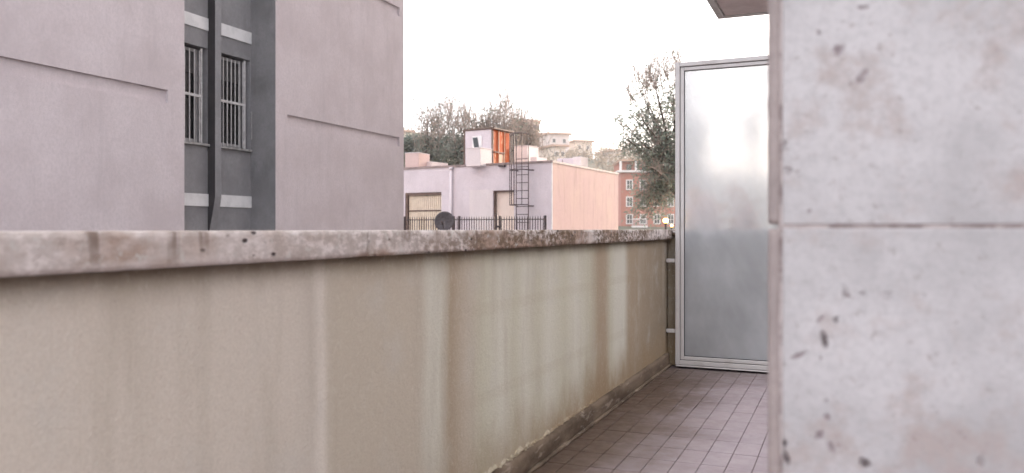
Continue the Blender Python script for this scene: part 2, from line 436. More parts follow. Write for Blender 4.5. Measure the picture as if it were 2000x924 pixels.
M_RETURN = stucco('grey_streaked_return', (0.265, 0.255, 0.262), (0.19, 0.182, 0.187), 0.55, 1.6, 0.8)
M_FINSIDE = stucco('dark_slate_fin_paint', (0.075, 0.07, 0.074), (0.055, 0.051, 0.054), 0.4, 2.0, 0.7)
M_BAND = simple('pale_concrete_band', (0.76, 0.74, 0.745), (0.66, 0.645, 0.65), 4, 0.9)
M_WINFR = simple('grey_white_window_paint', (0.40, 0.38, 0.38), (0.32, 0.30, 0.30), 8, 0.5, 0.4)
M_BARS = simple('painted_window_bars', (0.62, 0.595, 0.595), (0.50, 0.47, 0.47), 14, 0.5, 0.4)
M_BLIND = simple('charcoal_blind', (0.085, 0.08, 0.082), (0.06, 0.056, 0.058), 6, 0.8)
M_SILL = simple('window_sill_stone', (0.40, 0.385, 0.38), (0.24, 0.225, 0.22), 10, 0.8)
k = NT('dark_window_glass'); M_WGLASS = k.fin((0.018, 0.017, 0.019), 0.12, 0.5)
M_LAV = stucco('lavender_white_plaster', (0.68, 0.62, 0.655), (0.61, 0.55, 0.58), 0.15)
M_WARM = stucco('faded_pink_plaster', (0.47, 0.335, 0.33), (0.495, 0.365, 0.335), 0.75, 0.6)
M_ROOFEDGE = simple('roof_edge_flashing', (0.30, 0.24, 0.23), (0.20, 0.16, 0.155), 5, 0.7)
M_ROOFTOP = simple('roof_pinkish_screed', (0.50, 0.36, 0.32), (0.40, 0.30, 0.27), 2, 0.9)
M_WHITE = stucco('white_rooftop_plaster', (0.72, 0.66, 0.66), (0.66, 0.60, 0.61), 0.12)
M_PINKBOX = stucco('pink_rooftop_plaster', (0.64, 0.50, 0.47), (0.58, 0.46, 0.44), 0.12)
M_DARKIRON = simple('dark_iron', (0.045, 0.035, 0.04), (0.09, 0.06, 0.055), 12, 0.6, 0.4)
M_LADDER = simple('dark_ladder_steel', (0.05, 0.035, 0.04), (0.10, 0.06, 0.055), 10, 0.6, 0.4)
M_SHUT = simple('beige_shutter_paint', (0.74, 0.64, 0.52), (0.66, 0.56, 0.45), 6, 0.6)
M_SHUTFR = simple('brown_shutter_frame', (0.17, 0.12, 0.10), (0.12, 0.085, 0.07), 6, 0.7)
M_DOOR = simple('beige_door_paint', (0.74, 0.63, 0.56), (0.69, 0.58, 0.51), 3, 0.6)
M_DOWN = simple('white_downpipe', (0.66, 0.61, 0.64), None, rough=0.5)
k = NT('rusty_sheet')
c = k.mix(k.rng(k.noise((3, 3, 1.2), 5), 0.40, 0.62), (0.52, 0.125, 0.04), (0.40, 0.095, 0.035))
c = k.mix(k.rng(k.noise((7, 7, 2), 5, off=(2, 2, 2)), 0.56, 0.66, 0, 0.9), c, (0.60, 0.38, 0.25))
M_RUST = k.fin(c, 0.85, 0.2)
M_CREAM = simple('cream_panel', (0.62, 0.46, 0.36), (0.55, 0.33, 0.22), 3, 0.8)
M_DISH = simple('dark_mesh_dish', (0.09, 0.085, 0.095), (0.06, 0.055, 0.06), 20, 0.6)
M_BRICK = stucco('red_brick_facade', (0.42, 0.165, 0.12), (0.37, 0.14, 0.10), 0.15, 0.3)
M_BRICKLT = stucco('salmon_pilaster', (0.45, 0.22, 0.19), (0.42, 0.20, 0.17), 0.15, 0.3)
M_TRIM = simple('white_stone_trim', (0.66, 0.60, 0.57), (0.58, 0.52, 0.49), 1, 0.8)
M_HILLH = simple('cream_house_wall', (0.62, 0.50, 0.42), (0.56, 0.44, 0.36), 0.3, 0.9)
M_HILLP = simple('pale_pink_house_wall', (0.62, 0.52, 0.49), (0.56, 0.46, 0.43), 0.3, 0.9)
M_TERRA = simple('terracotta_eaves', (0.46, 0.28, 0.20), (0.38, 0.24, 0.18), 0.4, 0.9)
M_SOFFIT = simple('soffit_paint', (0.86, 0.74, 0.75), (0.78, 0.66, 0.67), 7, 0.9, bump=(60, 0.5, 0.006))
M_RIM = simple('slab_rim_concrete', (0.78, 0.75, 0.75), (0.68, 0.65, 0.65), 10, 0.9)
M_HOUSE = stucco('house_wall_plaster', (0.76, 0.70, 0.64), (0.70, 0.645, 0.59), 0.15)
M_ASPH = simple('asphalt', (0.055, 0.053, 0.052), (0.04, 0.039, 0.038), 1.5, 0.9)
M_PAVE = simple('pavement_concrete', (0.28, 0.26, 0.245), (0.22, 0.205, 0.19), 1.2, 0.9)
M_EARTH = simple('earth_ground', (0.16, 0.135, 0.10), (0.11, 0.105, 0.07), 0.15, 0.95)
M_HILL = simple('hillside_scrub', (0.13, 0.12, 0.085), (0.085, 0.095, 0.065), 0.05, 0.95)
M_BARK = simple('bark', (0.10, 0.075, 0.06), (0.06, 0.045, 0.038), 9, 0.95)
M_TWIG = simple('bare_twig', (0.30, 0.24, 0.21), None, rough=0.95)
def leafmat(name, a, b, sc=0.9):
    k = NT(name)
    c = k.mix(k.rng(k.noise(sc, 4, 0.7), 0.35, 0.65), a, b)
    k.fin(c, 0.6, 0.25)
    tr = k.n('ShaderNodeBsdfTranslucent'); k.set(tr.inputs[0], c)
    ms = k.n('ShaderNodeMixShader'); ms.inputs[0].default_value = 0.42
    k.t.links.new(k.bsdf.outputs[0], ms.inputs[1]); k.t.links.new(tr.outputs[0], ms.inputs[2]); k.t.links.new(ms.outputs[0], k.out.inputs[0])
    return k.m
M_LEAF = leafmat('grey_green_leaf', (0.155, 0.19, 0.155), (0.24, 0.27, 0.225))
M_LEAF2 = leafmat('dull_green_leaf', (0.12, 0.145, 0.12), (0.20, 0.21, 0.175))
M_LEAF3 = leafmat('brown_leaf', (0.22, 0.165, 0.12), (0.15, 0.13, 0.095))
M_LEAF4 = leafmat('orange_glow_leaf', (0.85, 0.40, 0.12), (0.80, 0.42, 0.18))  # orange tint stands in for warm light behind the glass

# ------------------------------------------------------------------ ground, street, hill
GZ = -3.2
def hill_h(x, y):
    d = y * CA - x * SA      # distance ahead of the viewer
    l = x * CA + y * SA
    t = min(1, max(0, (d - 95) / 165.0)); t = t * t * (3 - 2 * t)
    top = 27.5 - 0.085 * l + 1.6 * mnoise.noise(Vector((x * 0.02, y * 0.02, 0)))
    top = max(top, 9)
    fall = min(1, max(0, (d - 300) / 400.0))
    return GZ + t * top * (1 - 0.35 * fall)
mb = MB(); 
mb.add([(-2500, -2500, GZ), (2500, -2500, GZ), (2500, 2500, GZ), (-2500, 2500, GZ)], [(0, 1, 2, 3)])
struct(mb.build('ground', M_EARTH))
mb = MB(); nx_, ny_ = 70, 60
for j in range(ny_ + 1):
    for i in range(nx_ + 1):
        x = -420 + 760 * i / nx_; y = 70 + 640 * j / ny_
        mb.v.append((x, y, hill_h(x, y) - 0.05))
for j in range(ny_):
    for i in range(nx_):
        a = j * (nx_ + 1) + i; mb.f.append((a, a + 1, a + nx_ + 2, a + nx_ + 1))
struct(mb.build('hill', M_HILL, smooth=True))
struct(MB().box(-6.6, -2.6, -30, 95, GZ - 0.2, GZ + 0.012).build('street', M_ASPH))
pv = struct(MB().box(-8.9, -6.75, -30, 95, GZ - 0.2, GZ + 0.13).build('pavement', M_PAVE))
kb = MB().box(-6.745, -6.605, -30, 95, GZ - 0.2, GZ + 0.125).build('kerb', M_BAND, pv)
# raised yard in front of the low building
struct(MB().box(-30, -9.25, 15.72, 27.5, GZ - 0.2, -0.12).build('yard', M_PAVE))

# ------------------------------------------------------------------ terrace floor with single tiles
fl = struct(MB().box(-1.32, 4.6, -3.0, 6.19, -0.24, -0.006).build('terrace_floor', M_GROUT))
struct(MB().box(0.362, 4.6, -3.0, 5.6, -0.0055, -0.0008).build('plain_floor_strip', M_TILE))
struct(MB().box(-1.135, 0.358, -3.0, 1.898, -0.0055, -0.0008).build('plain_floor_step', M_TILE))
rng = random.Random(4)
tile_w, tile_l, gap = 0.1, 0.2, 0.0027
tile_me = MB().bbox(-tile_w/2 + gap/2, tile_w/2 - gap/2, -tile_l/2 + gap, tile_l/2 - gap, -0.006, 0.0, 0.0012).mesh('tile', M_TILE)
tile_half = MB().bbox(-tile_w/2 + gap/2, tile_w/2 - gap/2, -tile_l/4 + gap/2, tile_l/4 - gap/2, -0.006, 0.0, 0.0012).mesh('tile', M_TILE)
cols = [(-1.09 + 0.1 * i) for i in range(15)]
for ci, cx in enumerate(cols):
    y = 1.9; first = True
    runs = 0
    while y < 5.47:
        half = (first and runs)
        L = tile_l / 2 if half else tile_l
        if cx > -0.1 and y < 0.9 and False: pass
        o = link('tile', tile_half if half else tile_me, fl, (cx, y + L / 2, rng.uniform(-0.0007, 0.0006)))
        o.rotation_euler = (rng.uniform(-.002, .002), rng.uniform(-.004, .004), rng.uniform(-.004, .004))
        y += L; first = False

# ------------------------------------------------------------------ parapet wall
WX = -1.148
par = thing('parapet_wall', 'stained cream plaster parapet with travertine coping along the terrace', 'wall', (WX, 2.5, 0))
def wob(p):
    return p
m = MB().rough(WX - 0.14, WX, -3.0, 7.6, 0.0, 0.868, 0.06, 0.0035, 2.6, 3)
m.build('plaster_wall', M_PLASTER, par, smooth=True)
js = [-3.0, -1.4, 0.40, 1.77, 3.04, 4.26, 4.37, 4.96, 5.5, 6.4, 7.6]
for i, (a, b_) in enumerate(zip(js[:-1], js[1:])):
    MB().rough(WX - 0.175, WX + 0.034, a + 0.0022, b_ - 0.0022, 0.8655, 0.9315, 0.0105, 0.0014, 17, 11 + i).build('coping_stone', M_COPING, par, smooth=True)
MB().box(WX - 0.15, WX + 0.02, -3.0, 7.6, 0.8735, 0.92).build('bedding_mortar', M_MORTAR, par)
# skirting: hand-run cement, its top lip ragged, with a bead at the floor
def sk(p): return p
sk_o = MB().rough(WX - 0.02, WX + 0.020, -3.0, 5.62, -0.003, 0.088, 0.022, 0.0028, 9, 31).build('skirting', M_SKIRT, par, smooth=True)
MB().rough(WX + 0.012, WX + 0.036, -3.0, 5.62, -0.003, 0.016, 0.022, 0.0028, 8, 37).build('floor_bead', M_SKIRT, par, smooth=True)
# crumbled paint lip above the skirting (flakes standing off the wall)
m = MB(); r_ = random.Random(9)
for i in range(170):
    y = r_.choice((r_.gauss(2.75, .2), r_.gauss(3.4, .35), r_.uniform(2.2, 4.5))); s = r_.uniform(0.003, 0.008) * (1 + 2.5 * (r_.random() < .12))
    z0 = 0.087 + r_.uniform(-0.002, 0.012); o_ = r_.uniform(0.003, 0.015)
    m.add([(WX + 0.001, y - s, z0), (WX + o_, y - s * .3, z0 + 0.002), (WX + o_ * .6, y + s, z0 + 0.004), (WX + 0.001, y + s * .4, z0 + s * 0.7),
           (WX - 0.004, y - s, z0), (WX - 0.004, y + s * .4, z0 + s * .7)], [(0, 1, 3), (1, 2, 3), (0, 4, 1), (4, 5, 3, 0), (3, 5, 2)])
fo = m.build('paint_flakes', M_PLASTER, par); fo['kind'] = 'stuff'

# low end wall close behind the screen
ew = thing('end_wall', 'low plaster end wall just behind the frosted glass screen', 'wall', (0.2, 5.75, 0))
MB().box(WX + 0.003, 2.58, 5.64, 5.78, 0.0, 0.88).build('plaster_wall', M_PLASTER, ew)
MB().rough(WX + 0.037, 2.58, 5.618, 5.80, 0.8825, 0.934, 0.03, 0.0012, 12, 51).build('coping_stone', M_COPING, ew, smooth=True)

# ------------------------------------------------------------------ glass privacy screen
SY = 5.58
scr = thing('privacy_screen', 'tall frosted glass screen in pale metal frame closing the terrace', 'screen', (-0.4, SY, 0))
Lx = at_y(1320, 447, SY).x
T = at_y(1320, 123.6, SY).z; B_ = at_y(1322, 711, SY).z
yaw = R(2.0)
sx1 = 0.35
def sbox(x0, x1, y0, y1, z0, z1, nm, mt, b=0.003):
    o = MB().bbox(x0 - Lx, x1 - Lx, y0, y1, z0, z1, b).build(nm, mt)
    o.location = (Lx, SY, 0); o.rotation_euler = (0, 0, -yaw); set_parent(o, scr); return o
fw = 0.030; iw = 0.024
sbox(Lx, Lx + fw, -0.022, 0.022, B_, T, 'stile', M_FRAME)
sbox(sx1 - fw, sx1, -0.022, 0.022, B_, T, 'stile', M_FRAME)
sbox(Lx + fw + .0005, sx1 - fw - .0005, -0.022, 0.022, T - fw, T - .001, 'top_rail', M_FRAME)
sbox(Lx + fw + .0005, sx1 - fw - .0005, -0.022, 0.022, B_ + .001, B_ + fw, 'bottom_rail', M_FRAME)
g = 0.004
ix0, ix1, iz0, iz1 = Lx + fw + g, sx1 - fw - g, B_ + fw + g, T - fw - g
sbox(ix0, ix0 + iw, -0.014, 0.014, iz0, iz1, 'glazing_bead', M_FRAME)
sbox(ix1 - iw, ix1, -0.014, 0.014, iz0, iz1, 'glazing_bead', M_FRAME)
sbox(ix0 + iw + .0005, ix1 - iw - .0005, -0.014, 0.014, iz1 - iw, iz1, 'glazing_bead', M_FRAME)
sbox(ix0 + iw + .0005, ix1 - iw - .0005, -0.014, 0.014, iz0, iz0 + iw, 'glazing_bead', M_FRAME)
# dark gap between frame and bead
sbox(Lx + fw - .004, ix0 + .004, 0.002, 0.012, B_ + fw, T - fw, 'gasket', M_GASKET, 0.001)
sbox(Lx + fw, sx1 - fw, 0.0025, 0.0125, T - fw - g - .003, T - fw + .003, 'gasket', M_GASKET, 0.001)
sbox(Lx + fw, sx1 - fw, 0.0025, 0.0125, B_ + fw - .003, B_ + fw + g + .003, 'gasket', M_GASKET, 0.001)
gx0, gx1, gz0, gz1 = ix0 + iw - .004, ix1 - iw + .004, iz0 + iw - .004, iz1 - iw + .004
for (a, b2, c_, d_) in ((gx0 + .002, gx0 + .009, gz0, gz1), (gx0 + .0095, gx1, gz1 - .009, gz1 - .002), (gx0 + .0095, gx1, gz0 + .002, gz0 + .009)):
    sbox(a, b2, -0.0085, -0.0035, c_, d_, 'gasket', M_GASKET, 0.001)
sbox(gx0, gx1, -0.0032, 0.0028, gz0, gz1, 'glass_pane', M_GLASS, 0.0005)
sbox(Lx + 0.005, sx1, -0.030, 0.03, 0.006, B_ - 0.002, 'sill_rail', M_FRAME, 0.004)
for v in (509, 646):
    zc = at_y(1312, v, SY).z
    sbox(WX + 0.004, Lx - 0.002, -0.02, 0.012, zc - 0.013, zc + 0.013, 'bracket', M_FRAME, 0.004)

# added shrub behind the end wall, its orange leaves standing in for a warm glow through the glass
pc = Vector((-0.80, 6.0, 0.0))
sb = thing('glow_shrub', 'added orange-leaved shrub standing in for warm glow behind the frosted glass', 'plant', pc)
MB().tube([pc + Vector((0, 0, z)) for z in (-.004, .02, .30, .33)], [.09, .11, .145, .15], 14).build('glow_shrub_pot', M_TERRA, sb, True)
rs = random.Random(8); stem = MB(); lf = MB()
for i in range(16):
    tip = Vector((rs.choice((-1.0, -0.98, -0.86, -0.70, -0.62)) + rs.gauss(0, .04), 6.0 + rs.uniform(-.10, .12), rs.uniform(1.0, 1.22)))
    q = [pc + Vector((rs.gauss(0, .03), rs.gauss(0, .03), .3)), pc.lerp(tip, .6) + Vector((0, 0, .2)), tip]
    stem.tube(q, [.007, .005, .002], 4)
    for j in range(60):
        b_ = q[1].lerp(tip, rs.uniform(.45, 1.1)) + Vector((rs.gauss(0, .035), rs.gauss(0, .03), rs.gauss(0, .035)))
        leaf_quads(lf, b_, .055, .014, rs, .1)
stem.build('glow_shrub_stems', M_BARK, sb); lf.build('leaves', M_LEAF4, sb)

# ------------------------------------------------------------------ stone-clad pier beside the camera
pier = thing('stone_pier', 'pitted pale travertine pier standing close at the right', 'pier', (0.3, 1.3, 0))
ex = at_y(1499, 447, PY).x; jx = at_y(1525, 447, PY).x
JZ = EYE + 0.003
MB().box(jx + 0.002, 0.78, PY + 0.022, 1.50, 0.0, 3.3).build('core', M_HOUSE, pier)
for (z0, z1) in ((0.0, JZ - 0.0015), (JZ + 0.0015, 2.15), (2.155, 3.3)):
    MB().bbox(jx + 0.0012, 0.80, PY, PY + 0.020, z0, z1, 0.0022).build('face_slab', M_TRAV, pier)
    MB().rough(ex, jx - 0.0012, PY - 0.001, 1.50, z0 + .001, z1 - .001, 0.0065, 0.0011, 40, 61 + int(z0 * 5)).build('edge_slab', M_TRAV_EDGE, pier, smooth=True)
MB().box(jx - 0.004, 0.79, PY + 0.0015, PY + 0.0195, 0.01, 3.29).build('joint_mortar', M_MORTAR, pier)

# ------------------------------------------------------------------ own house: unseen low wing set back for skylight, added sun-blocking block, balcony above
hs = thing('unseen_house_wing', 'unseen low plaster wing of the house, set back to open skylight to the terrace', 'house', (6, 1.5, GZ))
MB().box(4.6, 12, -6, 6.15, GZ, 2.95).build('wall', M_HOUSE, hs)
MB().box(4.45, 12.2, -6.2, 6.13, 2.95, 3.1).build('roof', M_BAND, hs)
fb = thing('balcony_base', 'solid base carrying the terrace above the street', 'base', (0.6, 2, GZ))
MB().box(-1.26, 4.59, -3.0, 6.19, GZ, -0.245).build('wall', M_HOUSE, fb)
tb = thing('sun_blocker', 'added unseen block at right shading the street, carrying the balcony slab overhead', 'building', (6, 26, GZ))
MB().box(0.30, 11, 6.2, 46.0, GZ, 14.5).build('wall', M_HOUSE, tb)  # out of view, sized to keep the sun off the pink facade
MB().box(0.1, 11.2, 6.0, 46.2, 14.5, 14.75).build('roof', M_BAND, tb)
cor = at_d(1402, 38, 7.5)
bx0, by1, bz = cor.x, cor.y, cor.z
ub = thing('overhead_balcony', 'underside of balcony slab with pale rim jutting in above the screen', 'balcony', (0, by1, bz))
yaw2 = R(1.5)
def ubox(x0, x1, y0, y1, z0, z1, nm, mt, b=0.004):
    o = MB().bbox(x0, x1, y0, y1, z0, z1, b).build(nm, mt); o.location = (bx0, by1, bz); set_parent(o, ub); return o
W_ = 0.297 - bx0
ubox(0, W_, -1.4, 0, 0.030, 0.20, 'slab', M_RIM)
ubox(0.002, 0.062, -1.4, -0.002, 0.0, 0.0295, 'rim', M_RIM)
ubox(0.0625, W_, -0.062, -0.002, 0.0, 0.0295, 'rim', M_RIM)
ubox(0.075, W_, -1.4, -0.075, 0.008, 0.0297, 'soffit', M_SOFFIT)
ubox(0.02, 0.14, -1.39, -0.02, 0.201, 1.15, 'parapet', M_HOUSE)
for i in range(6):
    for zz in (0.3, 3.6, 6.9, 10.2):
        y = 9.5 + i * 5.6
        w = MB().bbox(0.262, 0.2985, y, y + 1.2, zz, zz + 1.6, 0.01).build('window', M_WINFR, tb)  # window on the added sun-blocking block
        MB().box(0.2575, 0.2615, y + .08, y + 1.12, zz + .08, zz + 1.52).build('pane', M_WGLASS, w)

# ------------------------------------------------------------------ pink building across the street
PX = -9.0; RX = -9.52
pk = thing('pink_building', 'pink stucco apartment building with grey recessed window bays across the street', 'building', (-14, 6, GZ))
TOPZ = 10.5
def grid_face(X, ys, zs, holes, depth):
    """face on plane x=X looking to +x, with recessed rectangles (y0,y1,z0,z1)"""
    ys = sorted(set(ys + [h[i] for h in holes for i in (0, 1)])); zs = sorted(set(zs + [h[i] for h in holes for i in (2, 3)]))
    mb = MB()
    inh = lambda y, z: any(h[0] < y < h[1] and h[2] < z < h[3] for h in holes)
    for y0, y1 in zip(ys[:-1], ys[1:]):
        for z0, z1 in zip(zs[:-1], zs[1:]):
            xx = X - depth if inh((y0+y1)/2, (z0+z1)/2) else X
            mb.add([(xx,y0,z0),(xx,y1,z0),(xx,y1,z1),(xx,y0,z1)], [(0,1,2,3)])
    for (y0, y1, z0, z1) in holes:
        a, b_ = X, X - depth
        mb.add([(a,y0,z0),(a,y1,z0),(a,y1,z1),(a,y0,z1),(b_,y0,z0),(b_,y1,z0),(b_,y1,z1),(b_,y0,z1)],
               [(0,4,5,1),(1,5,6,2),(2,6,7,3),(3,7,4,0)])
    return mb
ST = 2.82
GZ0 = EYE + 1.80
grooves_z = [GZ0 + ST * kf for kf in (-1, 0, 1, 2)]
YA, YB, YE = 9.30, 11.37, 15.72
bays = [(YA, YB), (YA - 6.4, YB - 6.4)]
piers = [(YB, YE, YB + 0.32, YE - 0.18), (YB - 6.4, YA, YB - 6.4 + 0.32, at_x(327.5, 190, PX).y), (-8.0, YA - 6.4, -7, YA - 6.4 - .5)]
for (y0, y1, g0, g1) in piers:
    hl = [(g0, g1, gz, gz + 0.19) for gz in grooves_z if gz + .2 < TOPZ]
    o = grid_face(PX, [y0, y1], [GZ, TOPZ], hl, 0.04)
    # far end wall and top so that the block is solid
    o.add([(PX, y1, GZ), (-20, y1, GZ), (-20, y1, TOPZ), (PX, y1, TOPZ)], [(0, 1, 2, 3)])
    o.add([(PX, y0, TOPZ), (PX, y1, TOPZ), (-20, y1, TOPZ), (-20, y0, TOPZ)], [(0, 1, 2, 3)])
    o.add([(-20, y0, GZ), (-20, y0, TOPZ), (-20, y1, TOPZ), (-20, y1, GZ)], [(0, 1, 2, 3)])
    o.build('pier_wall', M_PINK, pk)
    MB().add([(PX - .003, y0, GZ), (PX - .003, y0, TOPZ), (RX - .02, y0, TOPZ), (RX - .02, y0, GZ)], [(0, 1, 2, 3)]).build('return_wall', M_RETURN, pk)
wz0, wz1 = EYE + 1.36, EYE + 2.90
rw = random.Random(3)
for bi, (y0, y1) in enumerate(bays):
    fy0, fy1 = y0 + 1.04, y0 + 1.18
    wins = []
    for kf in (-1, 0, 1, 2):
        wins += [(y0 + 0.10, fy0 - 0.005, wz0 + ST * kf, wz1 + ST * kf - (.2 if kf < 0 else 0)), (fy1 + 0.005, y1 - 0.02, wz0 + ST * kf, wz1 + ST * kf - (.2 if kf < 0 else 0))]
    wins = [w for w in wins if w[3] < TOPZ - .3]
    o = grid_face(RX, [y0, y1], [GZ, TOPZ], wins, 0.20)
    o.build('recess_wall', M_GREYST, pk)
    MB().add([(RX, y0, TOPZ - .002), (RX, y1, TOPZ - .002), (-20, y1, TOPZ - .002), (-20, y0, TOPZ - .002)], [(0, 1, 2, 3)]).build('recess_roof', M_BAND, pk)
    # vertical fin, its foot tapering back into the wall
    zt, zb = EYE + 0.52, EYE - 0.05
    fn = MB()
    prof = [(0.15, TOPZ), (0.15, zt), (0.13, zt - 0.12), (0.03, zb), (0.03, GZ)]
    for (d0, za), (d1, zb_) in zip(prof[:-1], prof[1:]):
        fn.add([(RX - .05, fy0, za), (RX + d0, fy0, za), (RX + d0, fy1, za), (RX - .05, fy1, za),
                (RX - .05, fy0, zb_), (RX + d1, fy0, zb_), (RX + d1, fy1, zb_), (RX - .05, fy1, zb_)],
               [(0, 1, 5, 4), (1, 2, 6, 5), (2, 3, 7, 6)])
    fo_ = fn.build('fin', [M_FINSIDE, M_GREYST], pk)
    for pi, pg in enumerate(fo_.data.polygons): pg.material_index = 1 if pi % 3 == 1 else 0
    for kf in (-1, 0, 1, 2, 3):
        bz0 = EYE + 0.365 + ST * kf
        if bz0 > TOPZ - .3: continue
        for (a, b_) in ((y0 + .003, fy0 - .003), (fy1 + .003, y1 - .003)):
            MB().box(RX - 0.05, RX + 0.018, a, b_, bz0, bz0 + 0.197).build('concrete_band', M_BAND, pk)
    for (a, b_, z0, z1) in wins:
        seen = (z0 > 0 and z0 < 6)
        W = MB(); xf = RX - 0.13; t = 0.045
        W.box(xf - .03, xf + .02, a + .02, a + .02 + t, z0 + .03, z1 - .03); W.box(xf - .03, xf + .02, b_ - .10 - t, b_ - .10, z0 + .03, z1 - .03)
        W.box(xf - .03, xf + .02, a + .02 + t, b_ - .10 - t, z1 - .03 - t, z1 - .031); W.box(xf - .03, xf + .02, a + .02 + t, b_ - .10 - t, z0 + .031, z0 + .03 + t)
        mid = (a + b_ - 0.08) / 2
        wo = W.build('window', M_WINFR, pk)
        MB().box(xf - .012, xf - .004, a + .02 + t, b_ - .10 - t, z0 + .03 + t, z1 - .03 - t).build('pane', M_WGLASS, wo)
        MB().box(xf - .003, xf + .008, a + .02 + t, b_ - .10 - t, z1 - .42, z1 - .03 - t).build('blind', M_BLIND, wo)
        MB().bbox(RX - 0.19, RX + 0.05, a - .01, b_ + .005, z0 - .035, z0 + .004, 0.004).build('sill', M_SILL, wo)
        # burglar bars at the wall face
        xb = RX - 0.03
        nb = 8
        for q in range(nb):
            yy = a + .05 + (b_ - a - .20) * q / (nb - 1)
            MB().box(xb - .006, xb + .006, yy - .007, yy + .007, z0 + .02, z1 - .06).build('bar', M_BARS, wo)
        MB().box(xb - .010, xb + .010, a + .01, b_ - .09, z0 + .74, z0 + .78).build('cross_bar', M_BARS, wo)
        MB().box(xb - .012, xb + .012, b_ - .125, b_ - .095, z0 + .01, z1 - .02).build('bar_frame', M_BARS, wo)
        MB().box(xb - .012, xb + .012, a + .005, a + .025, z0 + .01, z1 - .02).build('bar_frame', M_BARS, wo)
pl_ = MB().tube([(RX + .03, YB - .03, wz0 + .18), (RX + .05, YB - .04, wz0 + .2), (RX + .05, YB - .04, wz0 + .62), (RX + .02, YB - .02, wz0 + .66)], .008, 5).build('cable', M_WINFR, pk)

# ------------------------------------------------------------------ low building with roof terrace
A0 = at_d(1078, 447, 27.0); A1 = at_d(788, 447, 30.2); A2 = at_d(1207.5, 447, 33.0)
fd = (A1 - A0).normalized(); FL = A0 + fd * 13.0       # far left end, behind the pink building
RZ = EYE + 2.22
BL = A2 + (FL - A0)
lb = thing('low_building', 'low flat-roofed lavender and pink building with shutter and door', 'building', ((A0.x + FL.x) / 2, A0.y + 3, GZ))
def on_front(u, v): return on_line(u, v, A0, A1)
nrm = Vector((fd.y, -fd.x, 0));  nrm = nrm if nrm.y < 0 else -nrm     # outward (towards the viewer)
def front_box(u0, u1, z0, z1, d0, d1, nm, mt, parent, b=None):
    p, q = on_front(u0, 440), on_front(u1, 440)
    a, b2, c_, d_ = p + nrm * d0, q + nrm * d0, q + nrm * d1, p + nrm * d1
    return MB().prism([a, d_, c_, b2] if (d1 < d0) == (p.x < q.x) else [a, b2, c_, d_], z0, z1).build(nm, mt, parent)
# front wall with two real openings (shutter bay and door)
def zf(u, v): return on_front(u, v).z
sh = (791, 862, -0.12, zf(826, 376)); dr = (963, 1004, -0.12, zf(980, 372))
us = [None, sh[0], sh[1], dr[0], dr[1], None]
def fp(u, off=0.0, z=0.0):
    p = (FL if u == 'L' else A0 if u == 'R' else on_front(u, 440)) + nrm * off; return Vector((p.x, p.y, z))
m = MB()
def quad(ua, ub, z0, z1, o0=0.0, o1=0.0):
    a, b_ = fp(ua, o0), fp(ub, o1); m.add([(a.x, a.y, z0), (b_.x, b_.y, z0), (b_.x, b_.y, z1), (a.x, a.y, z1)], [(0, 1, 2, 3)])
quad('L', sh[0], GZ, RZ); quad(sh[0], sh[1], sh[3], RZ); quad(sh[1], dr[0], GZ, RZ); quad(dr[0], dr[1], dr[3], RZ); quad(dr[1], 'R', GZ, RZ)
for h in (sh, dr):
    for u in (h[0], h[1]): quad(u, u, h[2], h[3], 0.0, -0.16)
    a, b_, c_, d_ = fp(h[0], 0, h[3]), fp(h[1], 0, h[3]), fp(h[1], -0.16, h[3]), fp(h[0], -0.16, h[3]); m.add([a, b_, c_, d_], [(0, 1, 2, 3)])
m.build('front_wall', M_LAV, lb)
m = MB()
m.add([(A0.x, A0.y, GZ), (A2.x, A2.y, GZ), (A2.x, A2.y, RZ), (A0.x, A0.y, RZ)], [(0, 1, 2, 3)])
m.add([(A2.x, A2.y, GZ), (BL.x, BL.y, GZ), (BL.x, BL.y, RZ), (A2.x, A2.y, RZ)], [(0, 1, 2, 3)])
m.build('side_wall', M_WARM, lb)
MB().add([(A0.x, A0.y, RZ - .06), (A2.x, A2.y, RZ - .06), (BL.x, BL.y, RZ - .06), (FL.x, FL.y, RZ - .06)], [(0, 1, 2, 3)]).build('roof', M_ROOFTOP, lb)
MB().slab((FL.x, FL.y), (A0.x, A0.y), 0.16, RZ - .03, RZ + .045, -0.03).build('roof_edge', M_ROOFEDGE, lb)
sdv = (A2 - A0).normalized()
MB().slab((A0.x, A0.y), (A2.x, A2.y), 0.16, RZ - .028, RZ + .043, -0.025).build('roof_edge', M_ROOFEDGE, lb)
m = MB().slab((A0.x - .02, A0.y), (A0.x + .02, A0.y), 0.02, GZ, RZ - .03, -.012).build('corner_bead', M_BAND, lb)
# shutter
s_o = front_box(sh[0] - 0.2, sh[1] + 0.2, -0.12, sh[3] + 0.02, -0.15, -0.20, 'shutter', M_SHUT, lb)
front_box(sh[0] + .2, sh[0] + 4, -0.12, sh[3], -0.03, -0.149, 'shutter_frame', M_SHUTFR, s_o)
front_box(sh[0] + 4.2, sh[1] - .2, sh[3] - .10, sh[3] - .004, -0.03, -0.149, 'shutter_frame', M_SHUTFR, s_o)
nsl = 17
for i in range(nsl):
    ua = sh[0] + 5 + (sh[1] - sh[0] - 5.5) * i / nsl; ub_ = ua + (sh[1] - sh[0] - 5.5) / nsl * 0.72
    front_box(ua, ub_, -0.12, sh[3] - .12, -0.10, -0.149, 'slat', M_SHUT, s_o)
front_box(sh[0] + 4.5, sh[1] - .3, zf(820, 412) - .02, zf(820, 412) + .03, -0.085, -0.098, 'cross_rail', M_SHUTFR, s_o)
